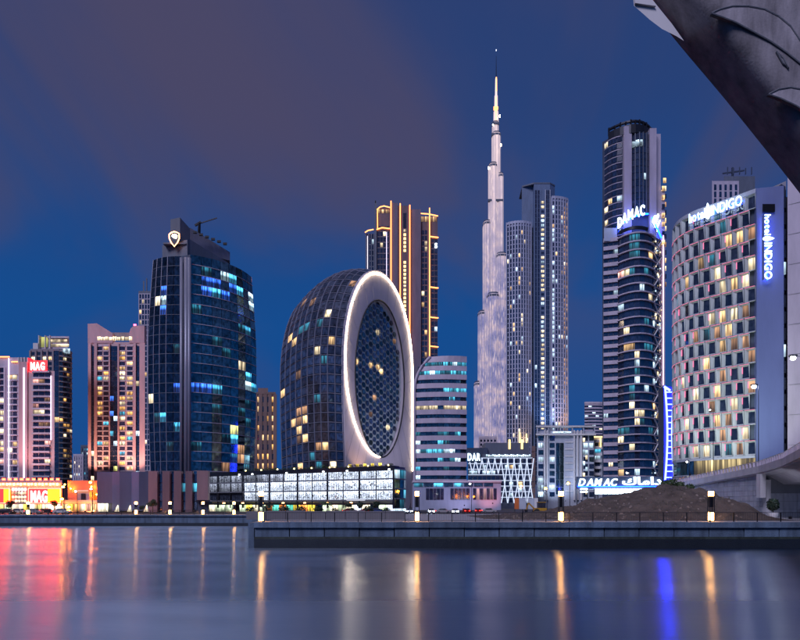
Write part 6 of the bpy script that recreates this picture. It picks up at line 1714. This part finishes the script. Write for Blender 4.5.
def tree(px, Y, h, r, label, z=G, palm=False, name='tree', group='small street trees', seed=0):
    rnd = random.Random(seed + int(px * 10)); x = X(px, Y)
    t = thing(name, label, 'tree', (x, Y, z), group)
    MB().tube([(x, Y, z), (x + .08, Y, z + h * .3), (x - .05, Y, z + h * .62)], [.14, .10, .06], 7).build('trunk', 'bark', t)
    if palm:
        b = MB(); top = Vector((x - .05, Y, z + h * .62))
        for k in range(16):
            a = 2 * math.pi * k / 16 + rnd.uniform(-.2, .2); el = rnd.uniform(-.1, .9); L_ = h * .42 * rnd.uniform(.8, 1.1); prev = top; 
            for i in range(1, 7):
                u = i / 6; p = top + Vector((math.cos(a) * L_ * u, math.sin(a) * L_ * u, L_ * (el * u - .75 * u * u)))
                side = Vector((-math.sin(a), math.cos(a), 0)) * (.22 * (1 - u * .7)); dr = Vector((0, 0, -.16))
                b.face(prev, p, p + side + dr, prev + side + dr); b.face(prev, p, p - side + dr, prev - side + dr); prev = p
        b.build('crown', 'leaf', t)
    else:
        for k in range(4):
            a = rnd.uniform(0, 6.28); MB().beam((x, Y, z + h * .4), (x + math.cos(a) * r * .6, Y + math.sin(a) * r * .6, z + h * .7), .06).build('limb', 'bark', t)
        b = MB()
        for k in range(6):
            a = rnd.uniform(0, 6.28); q = rnd.uniform(.2, .7); lr = r * rnd.uniform(.4, .65)
            leaves(b, (x + math.cos(a) * r * q, Y + math.sin(a) * r * q, z + h * rnd.uniform(.36, .66)), lr, lr * 1.5, 130, rnd, r * .13)
        b.build('crown', 'leaf_dark', t)
for a in ((152.5, 156, 5.0, 1.4, 'small leafy tree before the first copper fin', False), (143, 158, 3.0, 1.0, 'low round tree before the folded panels, left of the first fin', False), (11, 172, 4.2, 1.3, 'dark tree between the left billboard and the ornamental screen', False), (54.5, 172, 4.4, 1.1, 'dark slim tree below the orange end of the big billboard', False),
          (270, 168, 3.6, 1.5, 'palm before the left bays of the car park', True), (327, 170, 4.6, 1.9, 'palm before the middle bays of the car park', True), (349, 186, 4.0, 1.3, 'dark tree before the white-lit shop of the car park', False), (361, 186, 3.6, 1.4, 'second dark tree right of the white-lit shop', False), (376, 186, 4.0, 1.5, 'third dark tree near the right end of the car park', False)):
    tree(*a[:5], palm=a[5])
def shrubs():
    rnd = random.Random(21)
    for k, (px, py, r, lb) in enumerate(((664, 484.5, 1.0, 'leafy shrub on the mound top below the violet blue frame'), (671, 482.5, 1.1, 'largest leafy shrub on the mound top'), (680, 484, .9, 'leafy shrub on the mound top left of the bridge end'), (690, 485.5, .8, 'small leafy shrub touching the bridge end'))):
        Y = 112.0; z = Z(py, Y) - .6; t = thing('shrub', lb, 'shrub', (X(px, Y), Y, z), 'shrubs on the mound')
        MB().tube([(X(px, Y), Y, z - .8), (X(px, Y), Y, z + .5)], [.08, .04], 5).build('stem', 'bark', t)
        bush(t, 'foliage', (X(px, Y), Y, z - .3), r, r * 1.5, 260, rnd)
    for k in range(9):
        x = X(250 + k * 17, 87.4); t = thing('shrub', 'low shrub in the planter wall, number from the left end unclear', 'shrub', (x, 87.4, 4.0), 'planter shrubs behind the quay railing')
        t['label'] = ('leftmost', 'second from left', 'third from left', 'fourth from left', 'middle', 'fourth from right', 'third from right', 'second from right', 'rightmost')[k] + ' low dark shrub in the planter behind the near railing'
        MB().tube([(x, 87.4, 4.0), (x, 87.4, 4.3)], [.05, .03], 5).build('stem', 'bark', t)
        bush(t, 'foliage', (x, 87.4, 3.95), rnd.uniform(.5, .9), rnd.uniform(.6, 1.0), 120, rnd, 'leaf_dark')
shrubs()
